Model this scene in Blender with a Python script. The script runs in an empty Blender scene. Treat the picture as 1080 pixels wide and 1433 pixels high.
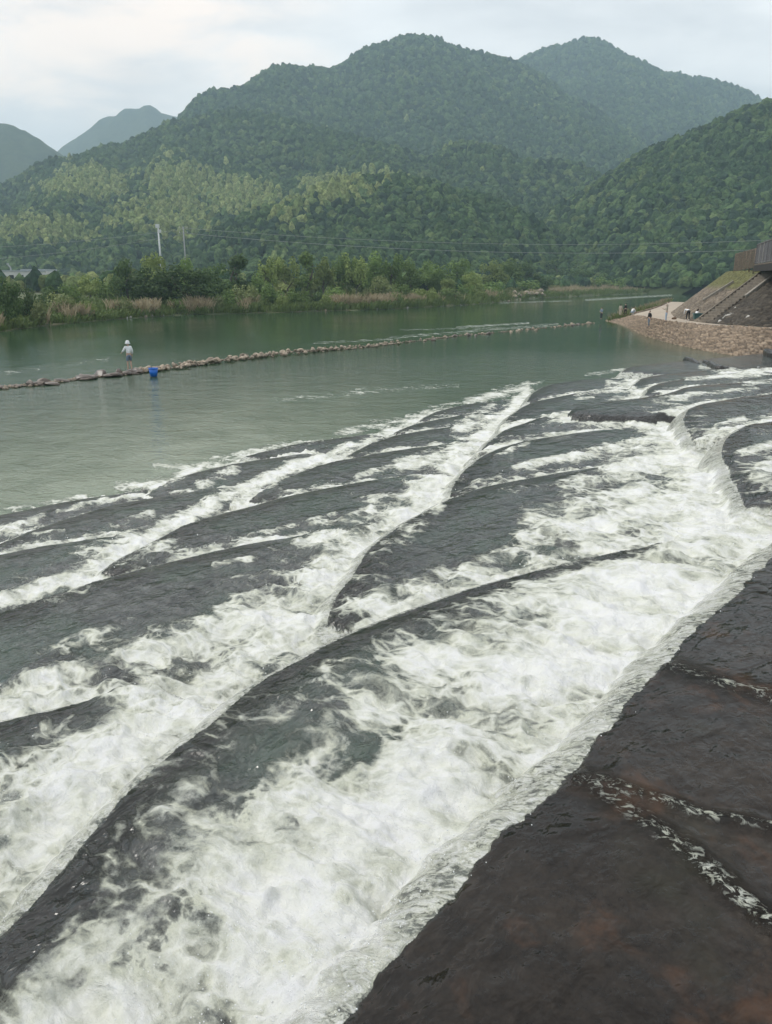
# fish-scale weir in a river valley
import bpy, bmesh, math, random
import numpy as np
from mathutils import Vector, Matrix, Euler
random.seed(7); RNG = np.random.default_rng(11)
scene = bpy.context.scene
COL = scene.collection

# ------------------------------------------------------------------ camera model
F = 1077.0; HZ = 393.0; ZC = 5.6
PITCH = math.atan((716.5 - HZ) / F)
CP, SP = math.cos(PITCH), math.sin(PITCH)

def ray(px, py):
    x = (px - 540.0) / F; y = (716.5 - py) / F
    return x, CP + y * SP, -SP + y * CP

def on_z(px, py, z=0.0):
    """point of the level z that the photo shows at px, py"""
    dx, dy, dz = ray(px, py); t = (z - ZC) / dz
    return np.array([dx * t, dy * t])

def at_y(px, py, Y):
    dx, dy, dz = ray(px, py); t = Y / dy
    return np.array([dx * t, Y, ZC + dz * t])

def project(x, y, z):
    zz = z - ZC
    d = y * CP - zz * SP
    u = y * SP + zz * CP
    d = np.maximum(d, 1e-3)
    return 540 + F * x / d, 716.5 - F * u / d

# ------------------------------------------------------------------ numpy noise
def _hash(ix, iy, seed):
    h = (ix.astype(np.int64) * 374761393 + iy.astype(np.int64) * 668265263 + seed * 974634777) & 0xFFFFFFFF
    h = ((h ^ (h >> 13)) * 1274126177) & 0xFFFFFFFF
    h = h ^ (h >> 16)
    return (h & 0xFFFFFF) / float(0xFFFFFF)

def vnoise(x, y, seed=0):
    ix = np.floor(x); iy = np.floor(y); fx = x - ix; fy = y - iy
    a = fx * fx * fx * (fx * (fx * 6 - 15) + 10); b = fy * fy * fy * (fy * (fy * 6 - 15) + 10)
    def g(i, j):
        ang = _hash(ix + i, iy + j, seed) * 2 * np.pi
        return np.cos(ang) * (fx - i) + np.sin(ang) * (fy - j)
    n0 = g(0, 0) * (1 - a) + g(1, 0) * a
    n1 = g(0, 1) * (1 - a) + g(1, 1) * a
    return (n0 * (1 - b) + n1 * b) * 1.5      # about -1..1

def fbm(x, y, octv=4, seed=0, gain=0.5, lac=2.03):
    s = 0; a = 1; t = 0
    for k in range(octv):
        s = s + a * vnoise(x, y, seed + k * 17); t += a
        x = x * lac + 3.7; y = y * lac - 1.9; a *= gain
    return s / t

def sstep(a, b, x):
    t = np.clip((x - a) / (b - a), 0, 1)
    return t * t * (3 - 2 * t)

def cells(x, y, seed=0):
    """voronoi on a jittered grid: F1, F2, cell random, cell random 2"""
    ix = np.floor(x); iy = np.floor(y)
    f1 = np.full(x.shape, 9.0); f2 = np.full(x.shape, 9.0); cid = np.zeros(x.shape); cid2 = np.zeros(x.shape)
    for i in (-1, 0, 1):
        for j in (-1, 0, 1):
            cx = ix + i + 0.15 + 0.7 * _hash(ix + i, iy + j, seed)
            cy = iy + j + 0.15 + 0.7 * _hash(ix + i, iy + j, seed + 5)
            d = np.hypot(x - cx, y - cy)
            n = d < f1
            f2 = np.where(n, f1, np.minimum(f2, d))
            f1 = np.where(n, d, f1)
            cid = np.where(n, _hash(ix + i, iy + j, seed + 9), cid)
            cid2 = np.where(n, _hash(ix + i, iy + j, seed + 13), cid2)
    return f1, f2, cid, cid2

# ------------------------------------------------------------------ object helpers
def tag(o, label=None, cat=None, group=None, kind=None):
    if label: o['label'] = label
    if cat: o['category'] = cat
    if group: o['group'] = group
    if kind: o['kind'] = kind
    return o

def link(name, me, parent=None, mat=None):
    o = bpy.data.objects.new(name, me); COL.objects.link(o)
    if mat is not None:
        me.materials.clear(); me.materials.append(mat)
    if parent is not None: o.parent = parent
    return o

def empty(name, loc=(0, 0, 0), rz=0.0):
    o = bpy.data.objects.new(name, None); COL.objects.link(o)
    o.location = loc; o.rotation_euler = (0, 0, rz); o.empty_display_size = 0.2
    return o

def np_mesh(name, V, Fc, attrs=None, smooth=True, normals=None):
    """V (n,3); Fc (m,k) index array with k 3 or 4"""
    V = np.asarray(V, dtype=np.float32); Fc = np.asarray(Fc, dtype=np.int32)
    me = bpy.data.meshes.new(name)
    me.vertices.add(len(V)); me.vertices.foreach_set('co', V.ravel())
    k = Fc.shape[1]
    me.loops.add(Fc.size); me.loops.foreach_set('vertex_index', Fc.ravel())
    me.polygons.add(len(Fc))
    me.polygons.foreach_set('loop_start', np.arange(0, Fc.size, k, dtype=np.int32))
    me.polygons.foreach_set('use_smooth', np.full(len(Fc), smooth))
    for nm, a in (attrs or {}).items():
        a = np.asarray(a, dtype=np.float32)
        if a.ndim == 1:
            at = me.attributes.new(nm, 'FLOAT', 'POINT'); at.data.foreach_set('value', a)
        else:
            if a.shape[1] == 3: a = np.concatenate([a, np.ones((len(a), 1), np.float32)], 1)
            at = me.attributes.new(nm, 'FLOAT_COLOR', 'POINT'); at.data.foreach_set('color', a.ravel())
    me.update(calc_edges=True)
    me.validate()
    if normals is not None:
        me.normals_split_custom_set_from_vertices(np.asarray(normals, dtype=np.float32))
    return me

def grid_faces(nu, nv):
    i = np.arange(nu - 1)[:, None] * nv + np.arange(nv - 1)[None, :]
    i = i.ravel()
    return np.stack([i, i + nv, i + nv + 1, i + 1], 1)

def bm_obj(name, bm, mat, parent=None, smooth=False, bevel=0.0):
    bmesh.ops.recalc_face_normals(bm, faces=bm.faces)
    me = bpy.data.meshes.new(name); bm.to_mesh(me); bm.free()
    if smooth:
        me.polygons.foreach_set('use_smooth', np.full(len(me.polygons), True))
    o = link(name, me, parent, mat)
    if bevel > 0:
        m = o.modifiers.new('bevel', 'BEVEL'); m.width = bevel; m.segments = 2; m.limit_method = 'ANGLE'
    return o

def add_box(bm, c, s, rot=None):
    M = Matrix.Translation(c) @ (rot.to_4x4() if rot is not None else Matrix.Identity(4)) @ Matrix.Diagonal((s[0], s[1], s[2], 1))
    bmesh.ops.create_cube(bm, size=1.0, matrix=M)

def add_tube(bm, pts, radii, seg=8, cap=True):
    rings = []
    n = len(pts)
    for i, p in enumerate(pts):
        p = Vector(p)
        d = (Vector(pts[min(i + 1, n - 1)]) - Vector(pts[max(i - 1, 0)])).normalized()
        a = d.orthogonal().normalized() if i == 0 else (prev - d * prev.dot(d)).normalized()
        prev = a
        b = d.cross(a)
        r = radii[i] if hasattr(radii, '__len__') else radii
        rings.append([bm.verts.new(p + (a * math.cos(t) + b * math.sin(t)) * r) for t in [2 * math.pi * k / seg for k in range(seg)]])
    for i in range(n - 1):
        for k in range(seg):
            bm.faces.new((rings[i][k], rings[i][(k + 1) % seg], rings[i + 1][(k + 1) % seg], rings[i + 1][k]))
    if cap:
        bm.faces.new(list(reversed(rings[0]))); bm.faces.new(rings[-1])

def add_lathe(bm, prof, seg=20, c=(0, 0, 0)):
    rings = []
    for r, z in prof:
        rings.append([bm.verts.new((c[0] + r * math.cos(t), c[1] + r * math.sin(t), c[2] + z)) for t in [2 * math.pi * k / seg for k in range(seg)]])
    for i in range(len(prof) - 1):
        for k in range(seg):
            bm.faces.new((rings[i][k], rings[i][(k + 1) % seg], rings[i + 1][(k + 1) % seg], rings[i + 1][k]))
    return rings

# ------------------------------------------------------------------ node helper
class NT:
    def __init__(s, mat):
        s.t = mat.node_tree; s.n = s.t.nodes; s.l = s.t.links
    def __call__(s, typ, ins=None, **kw):
        nd = s.n.new(typ)
        for k, v in kw.items(): setattr(nd, k, v)
        for k, v in (ins or {}).items():
            sock = nd.inputs[k]
            if isinstance(v, bpy.types.NodeSocket): s.l.new(v, sock)
            else: sock.default_value = v
        return nd
    def math(s, op, a, b=0.0, c=None, clamp=False):
        nd = s.n.new('ShaderNodeMath'); nd.operation = op; nd.use_clamp = clamp
        for i, v in enumerate([a, b] + ([c] if c is not None else [])):
            if isinstance(v, bpy.types.NodeSocket): s.l.new(v, nd.inputs[i])
            else: nd.inputs[i].default_value = v
        return nd.outputs[0]
    def mix(s, f, a, b):
        nd = s.n.new('ShaderNodeMix'); nd.data_type = 'RGBA'
        for i, v in ((0, f), (6, a), (7, b)):
            if isinstance(v, bpy.types.NodeSocket): s.l.new(v, nd.inputs[i])
            else: nd.inputs[i].default_value = v if i == 0 else (*v, 1)
        return nd.outputs[2]
    def mixf(s, f, a, b):
        nd = s.n.new('ShaderNodeMix'); nd.data_type = 'FLOAT'
        for i, v in ((0, f), (2, a), (3, b)):
            if isinstance(v, bpy.types.NodeSocket): s.l.new(v, nd.inputs[i])
            else: nd.inputs[i].default_value = v
        return nd.outputs[0]
    def rng(s, v, a, b, c=0.0, d=1.0, smooth=True):
        nd = s.n.new('ShaderNodeMapRange'); nd.interpolation_type = 'SMOOTHSTEP' if smooth else 'LINEAR'
        s.l.new(v, nd.inputs[0])
        for i, x in zip((1, 2, 3, 4), (a, b, c, d)): nd.inputs[i].default_value = x
        return nd.outputs[0]
    def noise(s, vec, scale, detail=4.0, rough=0.55, dist=0.0):
        nd = s('ShaderNodeTexNoise', {'Vector': vec, 'Scale': scale, 'Detail': detail, 'Roughness': rough, 'Distortion': dist})
        return nd.outputs['Fac']
    def attr(s, name):
        return s('ShaderNodeAttribute', attribute_name=name)
    def mapping(s, vec, rz=0.0, scale=(1, 1, 1), loc=(0, 0, 0)):
        nd = s('ShaderNodeMapping', {'Vector': vec, 'Rotation': (0, 0, rz), 'Scale': scale, 'Location': loc})
        return nd.outputs[0]

def new_mat(name):
    m = bpy.data.materials.new(name); m.use_nodes = True
    t = NT(m)
    return m, t, t.n['Principled BSDF'], t.n['Material Output']

def simple_mat(name, color, rough=0.7, var=0.25, scale=6.0, bump=0.15, bscale=None, metallic=0.0, coords='Object', var2=None):
    m, t, p, o = new_mat(name)
    c = t('ShaderNodeTexCoord').outputs[coords]
    n = t.noise(c, scale, 5.0, 0.6)
    n2 = t.noise(c, scale * 0.23, 3.0, 0.5)
    f = t.math('ADD', t.math('MULTIPLY', n, 0.65), t.math('MULTIPLY', n2, 0.35))
    lo = tuple(x * (1 - var) for x in color); hi = tuple(min(1, x * (1 + var)) for x in (var2 or color))
    t.l.new(t.mix(t.rng(f, 0.3, 0.7), lo, hi), p.inputs['Base Color'])
    p.inputs['Roughness'].default_value = rough; p.inputs['Metallic'].default_value = metallic
    if bump > 0:
        b = t('ShaderNodeBump', {'Strength': bump, 'Distance': 0.05, 'Height': t.noise(c, bscale or scale * 3, 5.0, 0.6)})
        t.l.new(b.outputs[0], p.inputs['Normal'])
    return m

# ------------------------------------------------------------------ camera, light, sky
cam = bpy.data.cameras.new('camera'); co = bpy.data.objects.new('camera', cam); COL.objects.link(co)
cam.sensor_fit = 'VERTICAL'; cam.sensor_height = 36.0; cam.lens = 36.0 * F / 1433.0
cam.clip_start = 0.1; cam.clip_end = 30000
co.location = (0, 0, ZC); co.rotation_euler = (math.pi / 2 - PITCH, 0, 0)
scene.camera = co

SUN_EL, SUN_AZ = 44.0, -75.0          # azimuth from +Y towards +X
w = bpy.data.worlds.new('World'); scene.world = w; w.use_nodes = True
wt = NT(w); bg = wt.n['Background']
sky = wt('ShaderNodeTexSky', sky_type='NISHITA', sun_disc=False)
sky.sun_elevation = math.radians(SUN_EL); sky.sun_rotation = math.radians(SUN_AZ)
sky.air_density = 1.5; sky.dust_density = 3.0
gen = wt('ShaderNodeTexCoord').outputs['Generated']
cmap = wt.mapping(gen, 0.3, (1.6, 1.6, 5.0), (0.3, 0.1, 0.25))
c1 = wt.noise(cmap, 1.3, 5.0, 0.5, 0.5)
c2 = wt.noise(cmap, 3.2, 6.0, 0.55, 0.4)
cl = wt.math('ADD', wt.math('MULTIPLY', c1, 0.7), wt.math('MULTIPLY', c2, 0.3))
dotv = wt('ShaderNodeVectorMath', {0: wt('ShaderNodeVectorMath', {0: gen}, operation='NORMALIZE').outputs[0], 1: (-0.36, 0.905, 0.225)}, operation='DOT_PRODUCT').outputs['Value']
warm = wt.math('MULTIPLY', wt.rng(dotv, 0.93, 0.99), wt.rng(c2, 0.38, 0.62, 0.25, 1.0))
cloud_a = wt.mix(wt.rng(cl, 0.35, 0.66), (0.68, 0.68, 0.69), (1.09, 1.065, 1.035))
cloud_b = wt.mix(wt.math('MULTIPLY', warm, 0.85), cloud_a, (1.30, 1.06, 0.88))
skys = wt('ShaderNodeVectorMath', {0: sky.outputs[0], 3: 0.1}, operation='SCALE').outputs[0]
over = wt.mix(0.93, skys, cloud_b)
for nd in wt.n:
    if nd.bl_idname == 'ShaderNodeMix': nd.clamp_factor = True
wt.l.new(over, bg.inputs['Color'])
bg.inputs['Color']; bg.inputs['Strength'].default_value = 1.0
# mix() builds (nishita*0.1, clouds) so the Background itself stays at strength 1 of an already scaled sky
sun = bpy.data.lights.new('sun', 'SUN'); so = bpy.data.objects.new('sun', sun); COL.objects.link(so)
sun.energy = 1.5; sun.angle = math.radians(14); sun.color = (1.0, 0.955, 0.88)
e, a = math.radians(SUN_EL), math.radians(SUN_AZ)
sd = Vector((math.sin(a) * math.cos(e), math.cos(a) * math.cos(e), math.sin(e)))
so.rotation_euler = sd.to_track_quat('Z', 'Y').to_euler()
so.location = (0, 0, 60)
scene.view_settings.view_transform = 'Standard'; scene.view_settings.look = 'None'
scene.view_settings.exposure = 0.40; scene.view_settings.gamma = 1.0
scene.render.engine = 'CYCLES'
cy = scene.cycles
cy.use_denoising = True
cy.max_bounces = 8; cy.diffuse_bounces = 3; cy.glossy_bounces = 3; cy.transparent_max_bounces = 6; cy.volume_bounces = 1
cy.caustics_reflective = False; cy.caustics_refractive = False
cy.sample_clamp_indirect = 4.0

# ------------------------------------------------------------------ water materials
FLOW = math.atan2(0.62, -0.78)       # world direction the water runs in

def water_material(name, pool=False):
    m, t, p, o = new_mat(name)
    geo = t('ShaderNodeNewGeometry').outputs['Position']
    uv = t.mapping(geo, -FLOW)                       # x runs along the flow
    foam = t.attr('foam').outputs['Fac']
    curt = t.attr('curtain').outputs['Fac']
    bed = t.attr('bed').outputs['Fac']
    # ---- foam structure
    st = t.mapping(uv, 0, (0.80, 1.0, 0.9))
    warp = t('ShaderNodeTexNoise', {'Vector': st, 'Scale': 1.4, 'Detail': 3.0}).outputs['Color']
    wv = t('ShaderNodeVectorMath', {0: warp, 1: (0.5, 0.5, 0.5)}, operation='SUBTRACT').outputs[0]
    wv = t('ShaderNodeVectorMath', {0: wv, 3: 0.55}, operation='SCALE').outputs[0]
    sw = t('ShaderNodeVectorMath', {0: st, 1: wv}, operation='ADD').outputs[0]
    n1 = t.noise(t.mapping(sw, 0, (0.60, 1.15, 1.0)), 2.1, 7.0, 0.62, 0.2)
    n2 = t.noise(t.mapping(sw, 0, (0.62, 1.1, 1.0)), 9.0, 6.0, 0.65, 0.4)
    n3 = t.noise(uv, 46.0, 6.0, 0.8)
    vor = t('ShaderNodeTexVoronoi', {'Vector': sw, 'Scale': 3.6}, feature='DISTANCE_TO_EDGE').outputs['Distance']
    vor2 = t('ShaderNodeTexVoronoi', {'Vector': sw, 'Scale': 10.0}, feature='DISTANCE_TO_EDGE').outputs['Distance']
    lace = t.math('ADD', t.rng(vor, 0.0, 0.22, 0.20, -0.05), t.rng(vor2, 0.0, 0.25, 0.14, -0.04))
    lace = t.math('MULTIPLY', lace, t.rng(n1, 0.3, 0.65, 0.2, 1.0))
    n0 = t.noise(sw, 0.8, 4.0, 0.55, 0.2)
    val = t.math('MULTIPLY', foam, 0.73)
    val = t.math('ADD', val, t.math('MULTIPLY', t.math('SUBTRACT', n0, 0.5), 1.2))
    val = t.math('ADD', val, t.math('MULTIPLY', t.math('SUBTRACT', n1, 0.5), 1.1))
    val = t.math('ADD', val, t.math('MULTIPLY', t.math('SUBTRACT', n2, 0.5), 0.55))
    val = t.math('ADD', val, t.math('MULTIPLY', t.math('SUBTRACT', n3, 0.5), 0.42))
    gate = t.rng(foam, 0.02, 0.22)
    val = t.math('MULTIPLY', t.math('ADD', val, lace), gate)
    # curtain: stringy streaks of clear and white water
    cs = t.mapping(uv, 0, (7.0, 15.0, 7.0))
    k1 = t.noise(cs, 1.0, 5.0, 0.65, 1.2)
    k2 = t.noise(t.mapping(uv, 0, (24.0, 42.0, 24.0)), 1.0, 4.0, 0.6, 0.8)
    cst = t.rng(t.math('ADD', t.math('MULTIPLY', k1, 0.6), t.math('MULTIPLY', k2, 0.4)), 0.40, 0.62)
    curt = t.rng(t.math('ADD', curt, t.math('MULTIPLY', t.math('SUBTRACT', k1, 0.5), 1.3)), 0.25, 0.60)
    curt = t.math('MULTIPLY', curt, t.rng(t.attr('curtain').outputs['Fac'], 0.02, 0.2))
    cval = t.math('MULTIPLY', curt, t.mixf(cst, 0.38, 0.90))
    val = t.math('MAXIMUM', val, cval)
    if not pool:
        rdg = t.attr('ridge').outputs['Fac']
        k3 = t.noise(t.mapping(uv, 0, (17.0, 24.0, 17.0)), 1.0, 6.0, 0.75, 0.8)
        val = t.math('MAXIMUM', val, t.math('MULTIPLY', rdg, t.rng(k3, 0.44, 0.60, 0.0, 0.80)))
        thr = t.attr('thread').outputs['Fac']
        tv = t('ShaderNodeTexVoronoi', {'Vector': sw, 'Scale': 2.3}, feature='DISTANCE_TO_EDGE').outputs['Distance']
        tl = t.math('MULTIPLY', t.rng(tv, 0.0, 0.055, 1.0, 0.0), t.rng(n0, 0.48, 0.62))
        sp = t.math('MULTIPLY', t.rng(t.noise(uv, 19.0, 3.0, 0.6), 0.66, 0.74), t.rng(n1, 0.45, 0.6))
        val = t.math('MAXIMUM', val, t.math('MULTIPLY', thr, t.math('MULTIPLY', t.math('MAXIMUM', tl, sp), t.rng(n2, 0.35, 0.6, 0.25, 0.62))))
    cover = t.rng(val, 0.22, 0.60)
    # ---- colours
    nb = t.noise(uv, 0.9, 6.0, 0.6, 0.3)
    nb2 = t.noise(t.mapping(uv, 0, (0.6, 1.4, 1)), 5.0, 6.0, 0.65)
    if pool:
        aer = t.attr('aer').outputs['Fac']
        body = t.mix(nb, (0.029, 0.064, 0.034), (0.040, 0.077, 0.042))
        body = t.mix(aer, body, (0.265, 0.305, 0.235))
    else:
        body = t.mix(t.rng(nb2, 0.35, 0.7), (0.052, 0.056, 0.056), (0.112, 0.118, 0.114))
        body = t.mix(t.rng(nb, 0.42, 0.66, 0, 0.8), body, (0.070, 0.095, 0.078))
        brown = t.mix(t.rng(nb, 0.35, 0.75), (0.013, 0.0105, 0.0085), (0.028, 0.0215, 0.016))
        rust = t.rng(t.noise(uv, 1.9, 5.0, 0.6, 0.4), 0.55, 0.70, 0, 0.65)
        fine = t.rng(t.math('ADD', t.math('MULTIPLY', t.noise(uv, 7.0, 6.0, 0.7), 0.6), t.math('MULTIPLY', t.noise(uv, 34.0, 4.0, 0.7), 0.4)), 0.36, 0.64, 0.55, 1.5)
        brown = t('ShaderNodeVectorMath', {0: brown, 3: fine}, operation='SCALE').outputs[0]
        brown = t.mix(rust, brown, (0.085, 0.044, 0.025))
        brown = t.mix(t.rng(t.noise(uv, 1.1, 3.0, 0.5), 0.58, 0.75, 0, 0.6), brown, (0.030, 0.031, 0.015))
        body = t.mix(bed, body, brown)
        body = t.mix(t.math('MULTIPLY', t.attr('rim').outputs['Fac'], 0.85), body, (0.020, 0.019, 0.018))  # near-black paint: dark reflection along the lips, dark stone on the bare face
    ramp = t('ShaderNodeValToRGB', {0: val})
    els = ramp.color_ramp.elements
    els[0].position = 0.24; els[0].color = (0.17, 0.18, 0.165, 1)
    els[1].position = 1.05 if False else 1.0; els[1].color = (0.82, 0.825, 0.81, 1)
    for pos, c in ((0.42, (0.36, 0.375, 0.33)), (0.58, (0.56, 0.575, 0.49)), (0.76, (0.74, 0.75, 0.69))):
        el = els.new(pos); el.color = (*c, 1)
    lil = t.mix(t.rng(n2, 0.35, 0.7), (0.97, 0.97, 1.0), (1.0, 1.0, 0.96))
    fcol = t('ShaderNodeMix', {0: 1.0, 6: ramp.outputs[0], 7: lil}, data_type='RGBA', blend_type='MULTIPLY').outputs[2]
    col = t.mix(cover, body, fcol)
    t.l.new(col, p.inputs['Base Color'])
    r0 = 0.07 if pool else 0.10
    t.l.new(t.mixf(cover, r0, 0.55), p.inputs['Roughness'])
    t.l.new(t.mixf(curt, t.mixf(cover, r0, 0.55), 0.12), p.inputs['Roughness'])
    p.inputs['IOR'].default_value = 1.333
    if not pool: t.l.new(t.mixf(bed, 1.42, 1.32), p.inputs['IOR'])
    # ---- ripples
    if pool:
        big = t.noise(t.mapping(geo, 0.35, (0.8, 1.0, 1)), 0.9, 4.0, 0.6, 0.6)
        mid = t.noise(t.mapping(geo, -0.2, (0.85, 1.1, 1)), 4.6, 4.0, 0.65, 0.5)
        rip = t.math('ADD', t.math('MULTIPLY', t.math('SUBTRACT', big, 0.5), 0.24), t.math('MULTIPLY', t.math('SUBTRACT', mid, 0.5), 0.075))
        rip = t.math('MULTIPLY', rip, t.attr('rough').outputs['Fac'])
    else:
        r1 = t.noise(t.mapping(uv, 0.2, (1.9, 1.0, 1)), 1.7, 3.0, 0.55, 0.35)
        r2 = t.noise(t.mapping(uv, -0.15, (1.5, 1.0, 1)), 6.5, 3.0, 0.6, 0.3)
        rip = t.math('ADD', t.math('MULTIPLY', t.math('SUBTRACT', r1, 0.5), 0.20), t.math('MULTIPLY', t.math('SUBTRACT', r2, 0.5), 0.055))
        rip = t.math('MULTIPLY', rip, t.mixf(bed, 1.0, 0.42))
    fh = t.math('ADD', t.math('MULTIPLY', t.math('SUBTRACT', n1, 0.5), 0.10), t.math('MULTIPLY', t.math('SUBTRACT', n2, 0.5), 0.05))
    fh = t.math('ADD', fh, t.math('MULTIPLY', t.math('SUBTRACT', n3, 0.5), 0.018))
    h = t.mixf(cover, rip, t.math('ADD', fh, 0.012))
    ch = t.math('ADD', t.math('MULTIPLY', t.math('SUBTRACT', k1, 0.5), 0.12), t.math('MULTIPLY', t.math('SUBTRACT', k2, 0.5), 0.05))
    h = t.mixf(curt, h, ch)
    if not pool: h = t.math('ADD', h, t.math('MULTIPLY', t.math('MULTIPLY', rdg, t.math('SUBTRACT', k3, 0.5)), 0.07))
    b = t('ShaderNodeBump', {'Strength': 0.8, 'Distance': 1.0, 'Height': h})
    t.l.new(b.outputs[0], p.inputs['Normal'])
    return m

M_CASC = water_material('cascade_water')
M_POOL = water_material('river_water', pool=True)

# ------------------------------------------------------------------ the weir: lips traced scale by scale
D = 0.45
# name: (level, [lip points], extend start, extend end) -- lips run from the near end to the far end
LIPS = {
 'S1': (1.0, [(0,718),(67,703),(133,692),(187,686),(202,684)], 6, 0),
 'S2': (1.2, [(204,691),(217,681),(236,673),(254,665),(273,659),(295,653),(319,649),(347,643.5),(380,638.5),(405,635),(429,632)], 0, 0),
 'S3': (0.8, [(343,637),(386,625),(433,616),(470,611),(507,608),(515,608)], 0, 0),
 'S4': (2.1, [(0,757),(18,749),(46,739),(74,729),(102,720),(139,708.5),(167,702),(200,695.5),(236,691),(263,685.5),(291,681),(310,679.6),(332,681)], 5, 0),
 'S5': (2.8, [(0,772),(37,765),(65,760),(93,756),(120,752),(148,749),(163,747.5)], 5, 0),
 'S6': (3.4, [(144,800),(154,788),(167,779),(185,768),(204,760),(236,742.6),(254,734),(282,722),(310,715),(340,709),(368,700),(395,693),(433,684),(470,677.6),(497,673),(528,668),(555,665),(583,663.5)], 0, 0),
 'S7': (2.5, [(346,700),(358,688),(377,677),(396,668),(414,661),(433,654),(451,647),(470,643),(484,640),(507,637),(528,632),(556,627),(583,624),(611,621),(639,618)], 0, 0),
 'S8': (1.8, [(484,638),(497,629),(516,619.6),(537,612.6),(550,608),(574,603),(602,599),(630,595),(654,593)], 0, 0),
 'S9': (1.25, [(550,606),(559,599.6),(574,594),(587,590),(611,585),(648,579),(680,574)], 0, 0),
 'S10': (0.7, [(587,588),(596,580),(611,574),(630,569),(648,565),(660,564),(688,559.5),(716,558.5)], 0, 0),
 'S11': (2.0, [(738,561),(741,551),(753,543),(766,537),(786,533.5),(817,530),(845,527.6)], 0, 0),
 'S12': (2.7, [(696,605),(706,588),(716,579),(727,571.5),(740,561),(760,558.5),(771,555),(799,550),(827,545.6),(853,543)], 0, 0),
 'S14': (4.1, [(627,693),(633,676),(643,662),(660,647),(678,632.6),(697,625),(716,619.6),(734,615),(753,611),(771,607.6),(799,605),(817,602),(845,599),(860,598)], 0, 0),
 'S15': (3.4, [(665,638),(678,621.5),(697,605),(712,596.5),(734,590),(753,585),(775,581.7),(799,578)], 0, 0),
 'S16': (5.0, [(457,870),(467,840),(487,807),(510,773),(525,756),(540,745),(570,724),(600,708),(633,693),(667,680),(700,673),(733,667),(783,657),(833,650),(877,647)], 0, 0),
 'S17': (4.3, [(0,854),(43,838),(93,823),(133,808),(180,797),(233,782),(300,766),(340,758),(377,752),(405,750),(429,745),(460,742)], 4, 0),
 'S18': (5.2, [(0,1002),(50,990),(100,982),(150,970),(183,963),(217,962)], 3, 0),
 'S19': (6.0, [(-90,1400),(-40,1340),(10,1285),(55,1240),(95,1190),(130,1150),(180,1100),(220,1065),(280,1017),(350,955),(377,940),(417,917),(450,900),(487,882),(530,867),(567,850),(600,837),(650,820),(700,807),(743,795),(783,785),(833,773),(867,767),(900,762),(960,752),(1010,742)], 1.0, 0.3),
 'S20': (5.0, [(975,620),(967,613),(960,598),(957,584),(958,569),(973,566),(991,560.6),(1019,557),(1047,552),(1080,549)], 0, 4),
 'S21': (5.8, [(1046,706),(1038,690),(1030,674),(1020,660),(1012,642),(1008,622),(1019,606),(1037,595),(1056,589),(1080,586.5)], 0, 4),
 'S23': (3.5, [(902,552),(904,545),(913,537),(926,533.7),(950,530),(978,526),(1020,522)], 0, 3),
 'S24': (2.7, [(884,543),(889,534),(897,527),(917,523.5),(954,520),(991,517),(1040,514)], 0, 4),
 'S24b': (1.9, [(872,519),(874,513),(888,511),(919,508),(960,503.6),(1010,499)], 0, 6),
 'S25': (4.2, [(945,583),(915,582),(870,580),(830,578),(799,574),(804,566),(840,560),(880,556),(930,553),(945,545),(960,539),(984,537),(1010,534.6),(1047,533)], 0, 4),
 'T1': (6.95, [(460,1433),(490,1400),(540,1345),(570,1300),(640,1245),(675,1185),(705,1160),(750,1120),(795,1075),(840,1030),(900,955),(950,902),(980,870),(994,854),(1019,834),(1058,798),(1080,779)], 1.2, 6),
}
UP = np.array([0.78, -0.62])

def catmull(P, n=4):
    P = np.asarray(P); out = []
    Q = np.vstack([2 * P[0] - P[1], P, 2 * P[-1] - P[-2]])
    for i in range(1, len(Q) - 2):
        p0, p1, p2, p3 = Q[i - 1], Q[i], Q[i + 1], Q[i + 2]
        for t in np.arange(n) / n:
            out.append(0.5 * ((2 * p1) + (-p0 + p2) * t + (2 * p0 - 5 * p1 + 4 * p2 - p3) * t * t + (-p0 + 3 * p1 - 3 * p2 + p3) * t ** 3))
    out.append(P[-1])
    return np.array(out)

def relax(P, it=2):
    P = P.copy()
    for _ in range(it):
        P[1:-1] = 0.25 * P[:-2] + 0.5 * P[1:-1] + 0.25 * P[2:]
    return P

def sdf(poly, X, Y):
    """signed distance to a closed polygon, positive inside"""
    d = np.full(X.shape, 1e9); ins = np.zeros(X.shape, bool)
    n = len(poly)
    for i in range(n):
        ax, ay = poly[i]; bx, by = poly[(i + 1) % n]
        ex, ey = bx - ax, by - ay
        wx, wy = X - ax, Y - ay
        t = np.clip((wx * ex + wy * ey) / (ex * ex + ey * ey + 1e-12), 0, 1)
        d = np.minimum(d, (wx - t * ex) ** 2 + (wy - t * ey) ** 2)
        c = (ay > Y) != (by > Y)
        if ey != 0:
            ins ^= c & (X < ex * (Y - ay) / ey + ax)
    d = np.sqrt(d)
    return np.where(ins, d, -d)

POLY = {}
for k, (lv, pts, e0, e1) in LIPS.items():
    P = np.array([on_z(px, py, lv * D) for px, py in pts])
    P = relax(P, 1)
    if e0: 
        dv = P[0] - P[min(2, len(P) - 1)]; P = np.vstack([P[0] + dv / np.linalg.norm(dv) * e0, P])
    if e1:
        dv = P[-1] - P[-3]; P = np.vstack([P, P[-1] + dv / np.linalg.norm(dv) * e1])
    P = catmull(P, 4)
    L = 14.0 if k == 'T1' else 6.5
    POLY[k] = np.vstack([P, P[-1] + UP * L, P[0] + UP * L])

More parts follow.
